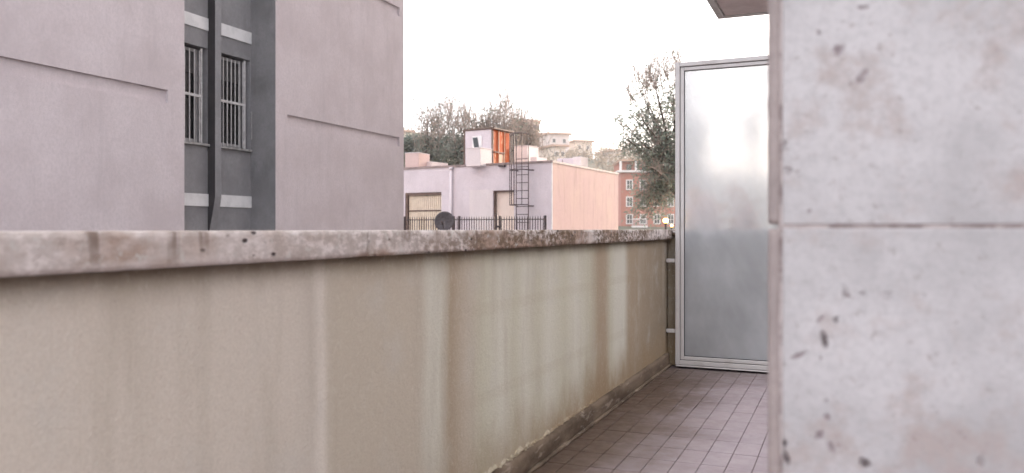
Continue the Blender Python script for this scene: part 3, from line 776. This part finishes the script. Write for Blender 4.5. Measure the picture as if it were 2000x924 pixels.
# door
d_o = front_box(dr[0] - .2, dr[1] + .2, -0.12, dr[3] + .02, -0.15, -0.20, 'door', M_DOOR, lb)
front_box(dr[0] + .2, dr[0] + 2.6, -0.12, dr[3], -0.05, -0.149, 'door_frame', M_SHUTFR, d_o)
front_box(dr[0] + 2.8, dr[1], dr[3] - .05, dr[3] - .003, -0.05, -0.149, 'door_frame', M_SHUTFR, d_o)
# downpipe
pp = on_front(883, 440) + nrm * 0.07
dp = MB().tube([(pp.x, pp.y, RZ - .1), (pp.x, pp.y, GZ + 2.9)], 0.05, 8).build('downpipe', M_DOWN, lb, True)
MB().tube([(pp.x, pp.y, RZ - .12), (pp.x, pp.y, RZ - .03)], 0.075, 8).build('downpipe_head', M_DOWN, lb, True)
# pale repainted patch beside the door
front_box(917, 962, -0.12, zf(940, 371), 0.006, 0.001, 'repainted_patch', M_WHITE, lb)

fl_ = on_front(982, 440); MB().bbox(fl_.x - .12, fl_.x + .12, fl_.y - .16, fl_.y - .02, RZ - .10, RZ - .035, .01).build('floodlight', M_DARKIRON, lb)
# caged ladder
lc = on_front(1026, 440); ld = thing('caged_ladder', 'dark steel ladder with safety cage fixed to the lavender wall', 'ladder', (lc.x, lc.y, 0))
fx = -fd   # rightwards along the front
def lp(s, o, z): p = lc + fx * s + nrm * o; return (p.x, p.y, z)
lw = 0.235
Ztop = EYE + 3.15
for s in (-lw, lw):
    MB().tube([lp(s, 0.20, -0.1), lp(s, 0.20, Ztop if s < 0 else RZ + .25)], 0.018, 6).build('rail', M_LADDER, ld)
zz = 0.1
while zz < RZ + 0.3:
    MB().tube([lp(-lw, 0.20, zz), lp(lw, 0.20, zz)], 0.013, 5).build('rung', M_LADDER, ld); zz += 0.265
def hoop(z):
    pts = [lp(-lw, 0.20, z)] + [lp(-math.cos(t) * 0.33, 0.36 + math.sin(t) * 0.38, z) for t in [math.pi * i / 10 for i in range(11)]] + [lp(lw, 0.20, z)]
    return pts
for z in (EYE + 0.80, EYE + 1.40, EYE + 1.96, EYE + 2.55, EYE + 3.15):
    if abs(z - EYE - 1.40) < .01 or abs(z - EYE - 2.55) < .01: continue
    MB().tube(hoop(z), 0.018, 5).build('hoop', M_LADDER, ld)
for t in (0.0, 0.25, 0.5, 0.75, 1.0):
    a = math.pi * t; s, o = -math.cos(a) * 0.33, 0.36 + math.sin(a) * 0.38
    MB().tube([lp(s, o, EYE + 0.80), lp(s, o, EYE + 3.15)], 0.013 if t not in (0.0, .5) else 0.018, 5).build('cage_bar', M_LADDER, ld)
for z in (EYE + 0.77, EYE + 1.97):
    for s in (-lw, lw):
        MB().tube([lp(s, 0.2, z), lp(s + (0.09 if s > 0 else -.05), 0.0, z)], 0.024, 5).build('wall_stay', M_LADDER, ld)

# ------------------------------------------------------------------ things on the low roof
def roof_box(u0, u1, v0, dist, depth, yawd, name, label, cat, mat, base=RZ - .06, group=None, cap=0.0):
    """box whose lit edge is where the survey saw it"""
    ang = math.atan2(-fd.y, -fd.x) + R(yawd)      # square to the building below
    p = at_d(u0, v0, dist); q = on_line(u1, v0, p, p + Vector((math.cos(ang), math.sin(ang), 0))); w = (q - p).length
    t = thing(name, label, cat, (p.x, p.y, base), group)
    t.rotation_euler = (0, 0, ang)
    def bx(x0, x1, y0, y1, z0, z1, nm, mt, par=None, b=0.012):
        o = MB().bbox(x0, x1, y0, y1, z0, z1, b).build(nm, mt)
        o.parent = t
        if par: pass
        return o
    h = p.z - base
    return t, w, h, bx
GR = 'plastered boxes on the low roof'
t, w, h, bx = roof_box(910, 938, 291, 28.3, 0.6, 0, 'chimney_stack', 'white plastered stack in front of the rusty roof hut', 'chimney', M_WHITE, group=GR)
bx(0, w, 0, 0.75, 0, h, 'stack', M_WHITE); bx(-.015, w + .015, -.015, .765, h + .001, h + .03, 'cap', M_WHITE)
t, w, h, bx = roof_box(791, 818, 300, 30.6, 0.6, 10, 'chimney_stack', 'pink plastered stack at the roof edge beside the big pink building', 'chimney', M_PINKBOX, group=GR)
bx(0, w, 0, 0.9, 0, h, 'stack', M_PINKBOX); bx(-.015, w + .015, -.015, .915, h + .001, h + .03, 'cap', M_WHITE)
t, w, h, bx = roof_box(831, 842, 316, 31.0, 0.6, 0, 'roof_kerb', 'low white plastered kerb beside the pink stack', 'chimney', M_WHITE, group=GR)
bx(0, w, 0, 1.1, 0, h, 'stack', M_WHITE, b=.006)
t, w, h, bx = roof_box(1003, 1030, 287, 30.5, 0.6, 0, 'chimney_stack', 'white plastered stack behind the ladder cage', 'chimney', M_WHITE, group=GR)
bx(0, w, 0, 0.85, 0, h, 'stack', M_WHITE); bx(-.015, w + .015, -.015, .865, h + .001, h + .03, 'cap', M_WHITE)
t, w, h, bx = roof_box(1036, 1048, 307, 30.0, 0.6, 0, 'roof_kerb', 'low white step at the foot of the stack behind the ladder', 'chimney', M_WHITE, group=GR)
bx(0, w, 0, 0.8, 0, h, 'stack', M_WHITE, b=.006)
t, w, h, bx = roof_box(1088, 1122, 310, 36.5, 0.6, 0, 'air_conditioner', 'bluish white metal unit behind the right end of the low roof', 'machine', M_LAV, base=RZ - .3)
bx(0, w, 0, 0.5, 0, h, 'cabinet', M_LAV); bx(w + .03, w + .42, -0.2, 0.5, 0, h + .02, 'side_unit', M_WHITE)
bx(w * .3, w * .34, -.02, 0, 0.1, h - .05, 'seam', M_ROOFEDGE, b=.002)

# rusty hut
t, w, h, bx = roof_box(907.5, 962, 254, 29.3, 2.0, 0, 'roof_hut', 'rooftop hut with pale front hatch and rusty orange side sheets', 'hut', M_RUST)
D = 1.25
bx(0.03, w - .03, 0.02, D, 0, h - .04, 'body', M_CREAM)
bx(0.04, w - .04, -0.02, 0.018, 0.02, h - .05, 'front_panel', M_LAV, b=.004)
for xx in (-.03, w - .035): bx(xx, xx + .06, -.03, .03, 0, h - .042, 'corner_post', M_SHUTFR, b=.004)
bx(-.05, w + .10, -.06, D + .05, h - .039, h + .01, 'roof_sheet', M_SHUTFR, b=.004)
hx = w * 0.46
ht = bx(hx - .20, hx + .22, -.05, -.021, h * .50, h * .82, 'hatch_flap', M_BAND, b=.004)
o = MB().add([(hx - .17, -.054, h * .78), (hx + .04, -.054, h * .78), (hx + .11, -.054, h * .52), (hx - .10, -.054, h * .52),
              (hx - .17, -.0505, h * .78), (hx + .04, -.0505, h * .78), (hx + .11, -.0505, h * .52), (hx - .10, -.0505, h * .52)],
             [(0, 3, 2, 1), (4, 5, 6, 7), (0, 1, 5, 4), (1, 2, 6, 5), (2, 3, 7, 6), (3, 0, 4, 7)]).build('hatch_opening', M_WGLASS); o.parent = t
# side sheets (each sheet a piece)
for i, (y0, y1, z0, z1, mt) in enumerate([(0.05, 0.75, h * .42, h - .06, M_RUST), (0.79, 1.55, h * .38, h - .08, M_RUST), (1.60, 1.75, 0.02, h - .1, M_CREAM),
                                           (1.79, 2.45, 0.22, h - .1, M_RUST), (0.05, 0.75, 0.02, h * .40, M_RUST), (0.79, 1.55, 0.02, h * .36, M_CREAM)]):
    bx(w - .028, w + .012 + .012 * (i % 2), y0 * .47, y1 * .47, z0, z1, 'side_sheet', mt, b=.004)
for yy in (0.36, 0.74): bx(w + .0, w + .05, yy - .015, yy + .015, 0.02, h - .06, 'seam_rib', M_CREAM, b=.003)
bx(w + .03, w + .06, 0.05, .73, h * .385, h * .41, 'seam_rib', M_SHUTFR, b=.003)

# ------------------------------------------------------------------ iron fence in the yard
F0, F1 = at_d(789, 447, 25.6), at_d(1066, 447, 23.6)
fe = thing('iron_fence', 'dark iron picket fence in front of the low building', 'fence', ((F0.x + F1.x) / 2, (F0.y + F1.y) / 2, -0.12))
fdv = (F1 - F0).normalized(); flen = (F1 - F0).length
ftop = EYE + 0.355
def fpt(s, z, o=0): p = F0 + fdv * s; return (p.x + fdv.y * o, p.y - fdv.x * o, z)
pick = MB().tube([(0, 0, -0.1), (0, 0, ftop - .03), (0, 0, ftop + .03)], [0.014, 0.014, 0.003], 5).mesh('picket', M_DARKIRON)
s = -1.6; 
while s < flen:
    p = fpt(s, 0); link('picket', pick, fe, (p[0], p[1], 0)); s += 0.083
for z in (ftop - 0.07, 0.03):
    MB().tube([fpt(-1.6, z), fpt(flen, z)], 0.014, 5).build('rail', M_DARKIRON, fe)
for u in (790, 886, 897, 970, 977, 1065):
    d = on_line(u, 440, F0, F1); sft = (d - F0).length
    MB().bbox(d.x - .03, d.x + .03, d.y - .03, d.y + .03, -0.12, ftop + (.04 if u != 970 else .10), .006).build('post', M_DARKIRON, fe)
MB().tube([fpt((on_line(970, 440, F0, F1) - F0).length, ftop - .28, .03), fpt((on_line(978, 440, F0, F1) - F0).length, ftop - .28, .03)], 0.03, 6).build('gate_latch', M_DARKIRON, fe)

# satellite dish clamped in front of the fence
dc = at_d(868, 432.5, 23.4)
ds = thing('satellite_dish', 'dark satellite dish mounted at the iron fence', 'dish', (dc.x, dc.y, -0.12))
m = MB(); rings, seg = 6, 24; dirv = Vector((0.25, -0.95, 0.28)).normalized(); ua_ = dirv.orthogonal().normalized(); ub_ = dirv.cross(ua_)
for i in range(rings + 1):
    r = 0.29 * i / rings
    for j in range(seg):
        a = 2 * math.pi * j / seg; p = dc + ua_ * r * math.cos(a) + ub_ * r * math.sin(a) + dirv * (r * r * 0.75 - .03); m.v.append(tuple(p))
for i in range(rings):
    for j in range(seg): m.f.append((i*seg+j, i*seg+(j+1)%seg, (i+1)*seg+(j+1)%seg, (i+1)*seg+j))
nv = len(m.v); m.v += [tuple(Vector(p) - dirv * 0.008) for p in m.v]; m.f += [tuple(i + nv for i in f[::-1]) for f in m.f]
for j in range(seg):
    a, b_ = rings*seg+j, rings*seg+(j+1)%seg; m.f.append((a, b_, b_+nv, a+nv))
m.build('bowl', M_DISH, ds, True)
foc = dc + dirv * 0.32 - Vector((0, 0, 0.12))
MB().tube([dc - Vector((0, 0, .27)), foc], 0.012, 6).build('arm', M_DARKIRON, ds)
MB().tube([foc - dirv * .05, foc + dirv * .05], 0.03, 8).build('receiver', M_DARKIRON, ds)
MB().tube([dc - dirv * 0.06 + Vector((0, 0, .08)), dc - dirv * 0.06 - Vector((0, 0, .3)), (dc.x, dc.y + .08, -0.12)], 0.024, 8).build('mast', M_DARKIRON, ds)

# ------------------------------------------------------------------ brick building down the street
bd = 140.0
pL, pR = at_d(1207, 447, bd), at_d(1345, 447, bd)
bdir = (pR - pL).normalized(); bn = Vector((bdir.y, -bdir.x, 0))
bk = thing('brick_building', 'red brick apartment block with white window surrounds far down the street', 'building', ((pL + pR) / 2)[:2] + (GZ,))
def bpt(u, v, o=0.0): p = at_d(u, v, bd) + bn * o; return p
def bbx(u0, u1, v0, v1, o0, o1, nm, mt, par, z0=None):
    a, b_, c_, d_ = bpt(u0, v0, o0), bpt(u1, v0, o0), bpt(u1, v0, o1), bpt(u0, v0, o1)
    zb = bpt(u0, v1).z if z0 is None else z0
    return MB().prism([d_, c_, b_, a] if o1 > o0 else [a, b_, c_, d_], zb, bpt(u0, v0).z).build(nm, mt, par)
w = bbx(1213, 1345, 337, 0, -12, 0, 'wall', M_BRICK, bk, z0=GZ)
bbx(1206.8, 1212.9, 337.5, 0, -12, -0.1, 'pilaster', M_BRICKLT, bk, z0=GZ)
bbx(1205.5, 1346, 333, 336.9, -12, 0.7, 'cornice', M_TRIM, bk)
bbx(1216, 1345, 314, 332.9, -12, -2.5, 'attic', M_BRICK, bk)
bbx(1212, 1346, 311, 313.9, -12, -0.4, 'roof', M_TERRA, bk)
for u in (1211, 1241.5, 1272, 1303):
    bbx(u, u + 4, 314, 332.9, -1.0, -0.3, 'pillar', M_TRIM, bk)
for u in (1228, 1258, 1289): 
    w_ = bbx(u, u + 9, 319, 332, -2.49, -2.3, 'window', M_WGLASS, bk)
for u in (1222.5, 1249, 1276, 1303):
    for v in (351, 384, 418, 452):
        f_ = bbx(u, u + 13.5, v, v + 20, 0.005, 0.18, 'window', M_TRIM, bk)
        for (q0, q1) in ((2.2, 6.2), (7.4, 11.4)):
            bbx(u + q0, u + q1, v + 2, v + 10, 0.181, 0.22, 'pane', M_WGLASS, f_)
            bbx(u + q0, u + q1, v + 11, v + 18, 0.181, 0.22, 'pane', M_WGLASS, f_)
bl = bbx(1232, 1262, 441, 444.5, 0.19, 1.6, 'balcony', M_TRIM, bk)
for i in range(12): bbx(1232.3 + i * 2.6, 1233.1 + i * 2.6, 429, 440.9, 1.45, 1.55, 'baluster', M_WINFR, bl)
bbx(1232, 1262, 427, 428.9, 1.42, 1.58, 'handrail', M_TRIM, bl)

# ------------------------------------------------------------------ houses on the hill
def hill_house(u0, u1, vt, vb, d, yawd, label, mat, floors=2, roof='flat', group='houses on the hill', extra=None, depth=9):
    p = at_d((u0 + u1) / 2, vb, d); pxm = d / F
    W = (u1 - u0) * pxm; H = (vb - vt) * pxm
    t = thing('hill_house', label, 'house', (p.x, p.y, p.z - 6), group)
    t.rotation_euler = (0, 0, ALPHA + R(yawd))
    def bx(x0, x1, y0, y1, z0, z1, nm, mt, par=None, b=.05):
        o = MB().bbox(x0, x1, y0, y1, z0 + 6, z1 + 6, b).build(nm, mt)
        o.parent = par or t; return o
    bx(-W/2, W/2, 0, depth, -6, H, 'wall', mat)
    bx(-W/2 - .7, W/2 + .7, -.8, depth + .7, H + .01, H + .55, 'roof', M_TERRA)
    nw = max(2, int(W / 3))
    for f in range(floors):
        for i in range(nw):
            xx = -W/2 + W * (i + .5) / nw; zz = H - 1.9 - f * 3.1
            if zz < -4: continue
            w_ = bx(xx - .6, xx + .6, -.09, -.01, zz - .6, zz + .75, 'window', M_TRIM, b=.02)
            bx(xx - .45, xx + .45, -.14, -.095, zz - .45, zz + .6, 'pane', M_WGLASS, w_, .01)
    for i in range(2):
        yy = depth * (i + .5) / 2
        w_ = bx(W/2 + .01, W/2 + .09, yy - .6, yy + .6, H - 2.5, H - 1.1, 'window', M_TRIM, b=.02)
        bx(W/2 + .095, W/2 + .13, yy - .45, yy + .45, H - 2.35, H - 1.25, 'pane', M_WGLASS, w_, .01)
    if extra: extra(bx, W, H, t)
    return t
def round_tower(bx, W, H, t):
    m = MB(); n = 28
    def ring(r, z0, z1, nm, mt):
        MB().prism([(math.cos(2*math.pi*i/n) * r, 5 + math.sin(2*math.pi*i/n) * r * .8) for i in range(n)], z0 + 6, z1 + 6).build(nm, mt).parent = t
    ring(W * .50, H + .56, H + 4.2, 'tower_wall', M_HILLH); ring(W * .58, H + 4.21, H + 4.9, 'tower_roof', M_TERRA)
    for i in range(-2, 3):
        a = -math.pi / 2 + i * 0.4; r = W * .5
        o = MB().bbox(math.cos(a) * r - .5, math.cos(a) * r + .5, 5 + math.sin(a) * r * .8 - .25, 5 + math.sin(a) * r * .8 + .2, H + 8.2, H + 9.3, .03).build('tower_window', M_WGLASS); o.parent = t
def roof_dish(bx, W, H, t):
    bx(-.06, .06, 2.9, 3.02, H + .56, H + 1.6, 'mast', M_WINFR)
    m = MB().prism([(math.cos(2*math.pi*i/16) * 1.0, math.sin(2*math.pi*i/16) * 1.0) for i in range(16)], -.08, .08).build('roof_dish', M_BAND)
    m.location = (0, 2.8, H + 8.1); m.rotation_euler = (R(70), 0, R(20)); m.parent = t
hill_house(770, 806, 258, 285, 215, 24, 'cream hillside house just right of the big pink building', M_HILLH, 2)
hill_house(806, 824, 264, 290, 225, 20, 'smaller ochre hillside house beside the bare trees', M_HILLP, 2)
hill_house(1012, 1064, 263, 300, 250, 18, 'hillside house crowned by a round tower room with flat eaves', M_HILLH, 2, extra=round_tower)
hill_house(1070, 1114, 263, 305, 240, 20, 'cream hillside house with a dish on its flat roof', M_HILLP, 3, extra=roof_dish)
hill_house(1122, 1158, 277, 305, 262, 16, 'flat-roofed hillside house at the right end of the row', M_HILLH, 2)
hill_house(1080, 1106, 287, 320, 205, 24, 'lower hillside house with deep eaves below the dish house', M_HILLH, 2)
hill_house(1195, 1222, 296, 325, 230, 18, 'pale hillside house above the brick building roof', M_HILLP, 2)


# ------------------------------------------------------------------ trees
def bez(a, b, c, n):
    return [a * (1-t)**2 + b * 2*t*(1-t) + c * t*t for t in [i / n for i in range(n + 1)]]
def tree(name, label, base, fork, limbs, seed, trunk_r, sub, leaves, L, W, leaf_mat, bare, spread, group, droop=.25, bare_len=1.2, twig_mat=None, tw_r=.018):
    rnd = random.Random(seed); base = Vector(base); fork = Vector(fork)
    t = thing(name, label, 'tree', base, group)
    wood = MB(); crown = MB(); twig = MB()
    mid = (base + fork) / 2 + Vector((rnd.uniform(-.2, .2), rnd.uniform(-.2, .2), 0))
    P = bez(base, mid, fork, 6); wood.tube(P, [trunk_r * (1 - .4 * i / 6) for i in range(7)], 8)
    for (tip, r0) in limbs:
        tip = Vector(tip); ctrl = fork + (tip - fork) * .45 + Vector((rnd.uniform(-.3, .3), rnd.uniform(-.3, .3), rnd.uniform(.1, .5)))
        st = P[rnd.choice((5, 6, 6))]
        Q = bez(st, ctrl, tip, 7); wood.tube(Q, [max(.012, r0 * (1 - .85 * i / 7)) for i in range(8)], 6)
        for _ in range(sub):
            i = rnd.randint(2, 7); p = Q[i]
            dv = Vector((rnd.gauss(0, 1), rnd.gauss(0, 1), rnd.gauss(.15, .7))).normalized() * spread * rnd.uniform(.5, 1.15)
            e = p + dv; B = bez(p, p + dv * .5 + Vector((0, 0, .25 * spread)), e + Vector((0, 0, -.12 * spread)), 4)
            twig.tube(B, [tw_r, tw_r * .8, tw_r * .7, tw_r * .5, tw_r * .3], 4, False)
            isbare = rnd.random() < bare(e)
            if isbare:
                for _ in range(8):
                    b0 = B[rnd.randint(1, 4)]
                    u = Vector((rnd.gauss(0, .35), rnd.gauss(0, .35), 1)).normalized() * bare_len * rnd.uniform(.4, 1.1)
                    twig.tube([b0, b0 + u * .5 + Vector((rnd.gauss(0, .05), rnd.gauss(0, .05), 0)), b0 + u], [tw_r * .6, tw_r * .45, tw_r * .25], 3, False)
                    for _ in range(1): leaf_quads(crown, b0 + u * rnd.uniform(.3, 1), L * .6, W * .8, rnd, droop)
                continue
            for _ in range(leaves):
                q = B[rnd.randint(1, 4)] + Vector((rnd.gauss(0, 1), rnd.gauss(0, 1), rnd.gauss(0, .7))) * spread * .23
                leaf_quads(crown, q, L, W, rnd, droop)
    tr = wood.build('trunk', M_BARK, t, True)
    tw_ = twig.build('twigs', twig_mat or M_TWIG, t); tw_['kind'] = 'stuff'
    crown.build('crown', leaf_mat, t)
    return t

# right-hand street tree, partly behind the screen
TD = 42.0
def TP(u, v, dd=0.0): return at_d(u, v, TD + dd)
rt = random.Random(12)
limbs = []
for (u, v, dd, r) in [(1232, 215, 0, .09), (1258, 165, .6, .09), (1290, 150, -.6, .10), (1312, 175, .3, .1), (1215, 262, -.4, .08), (1238, 250, 1, .08), (1262, 232, -1, .08), (1290, 225, .8, .08),
                      (1245, 300, .5, .07), (1275, 292, -.8, .08), (1302, 275, 1.0, .08), (1262, 350, .2, .07), (1285, 365, -.6, .07), (1270, 400, .6, .06), (1295, 415, -.3, .06), (1310, 335, 0, .07),
                      (1338, 200, .4, .1), (1350, 270, -.4, .09), (1255, 420, 0, .05), (1350, 350, 0, .08), (1228, 290, 0.2, .06), (1212, 238, .3, .06), (1245, 190, -.5, .07), (1272, 190, .4, .08), (1282, 255, 0, .08), (1292, 320, .5, .07), (1276, 330, -1, .06), (1282, 435, 0, .05), (1258, 392, .3, .05), (1262, 150, 0, .05), (1300, 128, .4, .06), (1325, 120, -.3, .06), (1285, 138, -.5, .05), (1240, 178, .5, .05), (1318, 145, .2, .05), (1278, 412, -.5, .05), (1268, 436, .4, .04), (1300, 385, 0, .06)]:
    limbs.append((TP(u - (16 if u < 1300 else 0), v - 6, dd), r))
b0 = TP(1342, 447); b0.z = GZ
def bare_r(e):
    v = 447.5 - (e.z - EYE) / TD * F
    return 0.93 if v < 165 else 0.55 if v < 200 else 0.08
tree('street_tree', 'leafy grey-green street tree with bare top twigs left of the screen', b0, TP(1322, 345), limbs, 5, .22, 16, 17, .24, .036, M_LEAF, bare_r, 0.9, None, droop=.5, tw_r=.024)
# bare-topped trees behind the frosted screen
def grove(specs, D, label_fn, leafm, group, base_v, nlimb, sub, leaves, L, W, barep, spread, seed0, name='tree', bl=1.4, tw=.02):
    for i, (u, vt, hw, dd, lv) in enumerate(specs):
        rr = random.Random(seed0 + i); d = D + dd
        base = at_d(u, 447, d); base.z = GZ
        fork = at_d(u + rr.uniform(-4, 4), base_v, d)
        lim = []
        for q in range(nlimb):
            a = rr.uniform(-1, 1); vv = vt + abs(a) * 30 + rr.uniform(0, (base_v - vt) * .75)
            lim.append((at_d(u + a * hw, vv, d + rr.uniform(-1, 1) * hw * d / F), .10))
        def bare(e, d=d, lv=lv):
            v = 447.5 - (e.z - EYE) / d * F
            return 0.96 if v < lv - 6 else barep
        tree(name, label_fn(i), base, fork, lim, seed0 * 3 + i, .2, sub, leaves, L, W, leafm, bare, spread, group, bare_len=bl, tw_r=tw)
grove([(1365, 88, 30, 0, 300), (1475, 86, 30, -2, 300)], 46,
      lambda i: ['bare tree behind the left side of the frosted screen', 'bare tree behind the frosted screen next to the pier'][i],
      M_LEAF3, 'trees behind the frosted screen', 330, 10, 5, 2, .20, .035, .8, .7, 40, 'bare_tree', 1.1, .015)
# trees behind the low building: green below, bare shoots on top
grove([(838, 228, 20, 0, 270), (872, 218, 24, 4, 268), (905, 226, 22, 1, 275), (945, 212, 26, 6, 330), (985, 216, 24, 3, 345), (1022, 235, 22, 5, 340)], 58,
      lambda i: ['twiggy green tree nearest the big pink building', 'dense dark green tree with bare shoots behind the low roof', 'green tree touching the left side of the rusty hut',
                 'bare tree rising straight behind the rusty hut', 'thin bare tree behind the right side of the rusty hut', 'bare brown tree behind the ladder top'][i],
      M_LEAF2, 'trees behind the low building', 330, 10, 8, 15, .40, .07, .08, 1.15, 70, 'bushy_tree', 2.6, .034)
# dark hedge bank behind the left stack
m = MB(); rr = random.Random(77)
for i in range(5200):
    u = rr.uniform(770, 905); v = rr.gauss(0, 1)
    d = rr.uniform(74, 80); top = 277 + 14 * math.sin(u * .06) + (u - 790) * .06
    vv = top + abs(rr.gauss(0, 1)) * 18
    leaf_quads(m, at_d(u, vv, d), .6, .14, rr, .2)
hg = m.build('hedge_bank', M_LEAF2); hg['kind'] = 'stuff'; tag(hg, 'dark green hedge bank behind the low roof at left', 'hedge')
# woods on the hillside
m = MB(); rr = random.Random(21)
for i in range(360):
    d = rr.uniform(150, 300); u = rr.uniform(770, 1340)
    p = at_d(u, 447, d); gz = hill_h(p.x, p.y); Hh = rr.uniform(2.5, 5.5)
    if 1000 < u < 1120 and d > 215: Hh *= .45
    for j in range(34):
        q = Vector((p.x + rr.gauss(0, 1.5), p.y + rr.gauss(0, 1.5), gz + Hh * (0.15 + .85 * rr.random())))
        leaf_quads(m, q, 1.1, .16, rr, -.6)
    for j in range(4):
        q = Vector((p.x, p.y, gz)); e = q + Vector((rr.gauss(0, 1.3), rr.gauss(0, 1.3), Hh * 1.1)); m.tube([q, e], [.12, .03], 3, False)
hw_ = m.build('hill_wood', M_LEAF3); hw_['kind'] = 'stuff'; tag(hw_, 'brown leafless scrub and woods covering the hillside', 'woods')

# ------------------------------------------------------------------ street lamps (lit)
k = NT('lit_lamp_glass')
k.bsdf.inputs['Emission Color'].default_value = (1.0, 0.52, 0.13, 1); k.bsdf.inputs['Emission Strength'].default_value = 2.0
M_LAMP = k.fin((0.8, 0.7, 0.5), 0.4)
def lamp(u, v, d, r, label, power):
    p = at_d(u, v, d)
    t = thing('street_lamp', label, 'lamp', (p.x, p.y, GZ), 'lit street lamps')
    MB().tube([(p.x, p.y, GZ), (p.x, p.y, p.z - r - .05)], [.07, .045], 8).build('pole', M_DARKIRON, t)
    MB().tube([(p.x, p.y, p.z - r - .06), (p.x, p.y, p.z - r + .02)], [.05, .10], 10).build('collar', M_DARKIRON, t)
    m = MB(); n = 12
    m.tube([(p.x, p.y, p.z + r * math.sin(a)) for a in [-1.5 + 3.0 * i / 8 for i in range(9)]], [r * math.cos(-1.5 + 3.0 * i / 8) for i in range(9)], n)
    g_ = m.build('globe', M_LAMP, t, True); g_.visible_shadow = True
    ll = bpy.data.lights.new('lamp_light', 'POINT'); ll.energy = power; ll.color = (1.0, 0.62, 0.25); ll.shadow_soft_size = r
    lo_ = bpy.data.objects.new('lamp_light', ll); COL.objects.link(lo_); lo_.location = (p.x, p.y, p.z); set_parent(lo_, t)
    MB().tube([(p.x, p.y, p.z + r * .9), (p.x, p.y, p.z + r * 1.25)], [r * .6, .02], 10).build('cap', M_DARKIRON, t)
lamp(1300, 431, 39.0, .13, 'brightly lit globe street lamp shining through the tree', 600)
lamp(1312, 441, 52.0, .09, 'smaller lit street lamp lower right of the bright globe', 60)

# ------------------------------------------------------------------ evening haze over the valley
m = MB().box(-480, 400, -60, 760, GZ - 1.0, 62)
k = NT('haze_air'); k.t.nodes.remove(k.bsdf)
pv_ = k.n('ShaderNodeVolumePrincipled'); pv_.inputs['Color'].default_value = (0.96, 0.93, 0.93, 1); pv_.inputs['Density'].default_value = 0.0006; pv_.inputs['Anisotropy'].default_value = 0.3
k.t.links.new(pv_.outputs[0], k.out.inputs['Volume'])
hz_ = m.build('haze', k.m); hz_['kind'] = 'stuff'
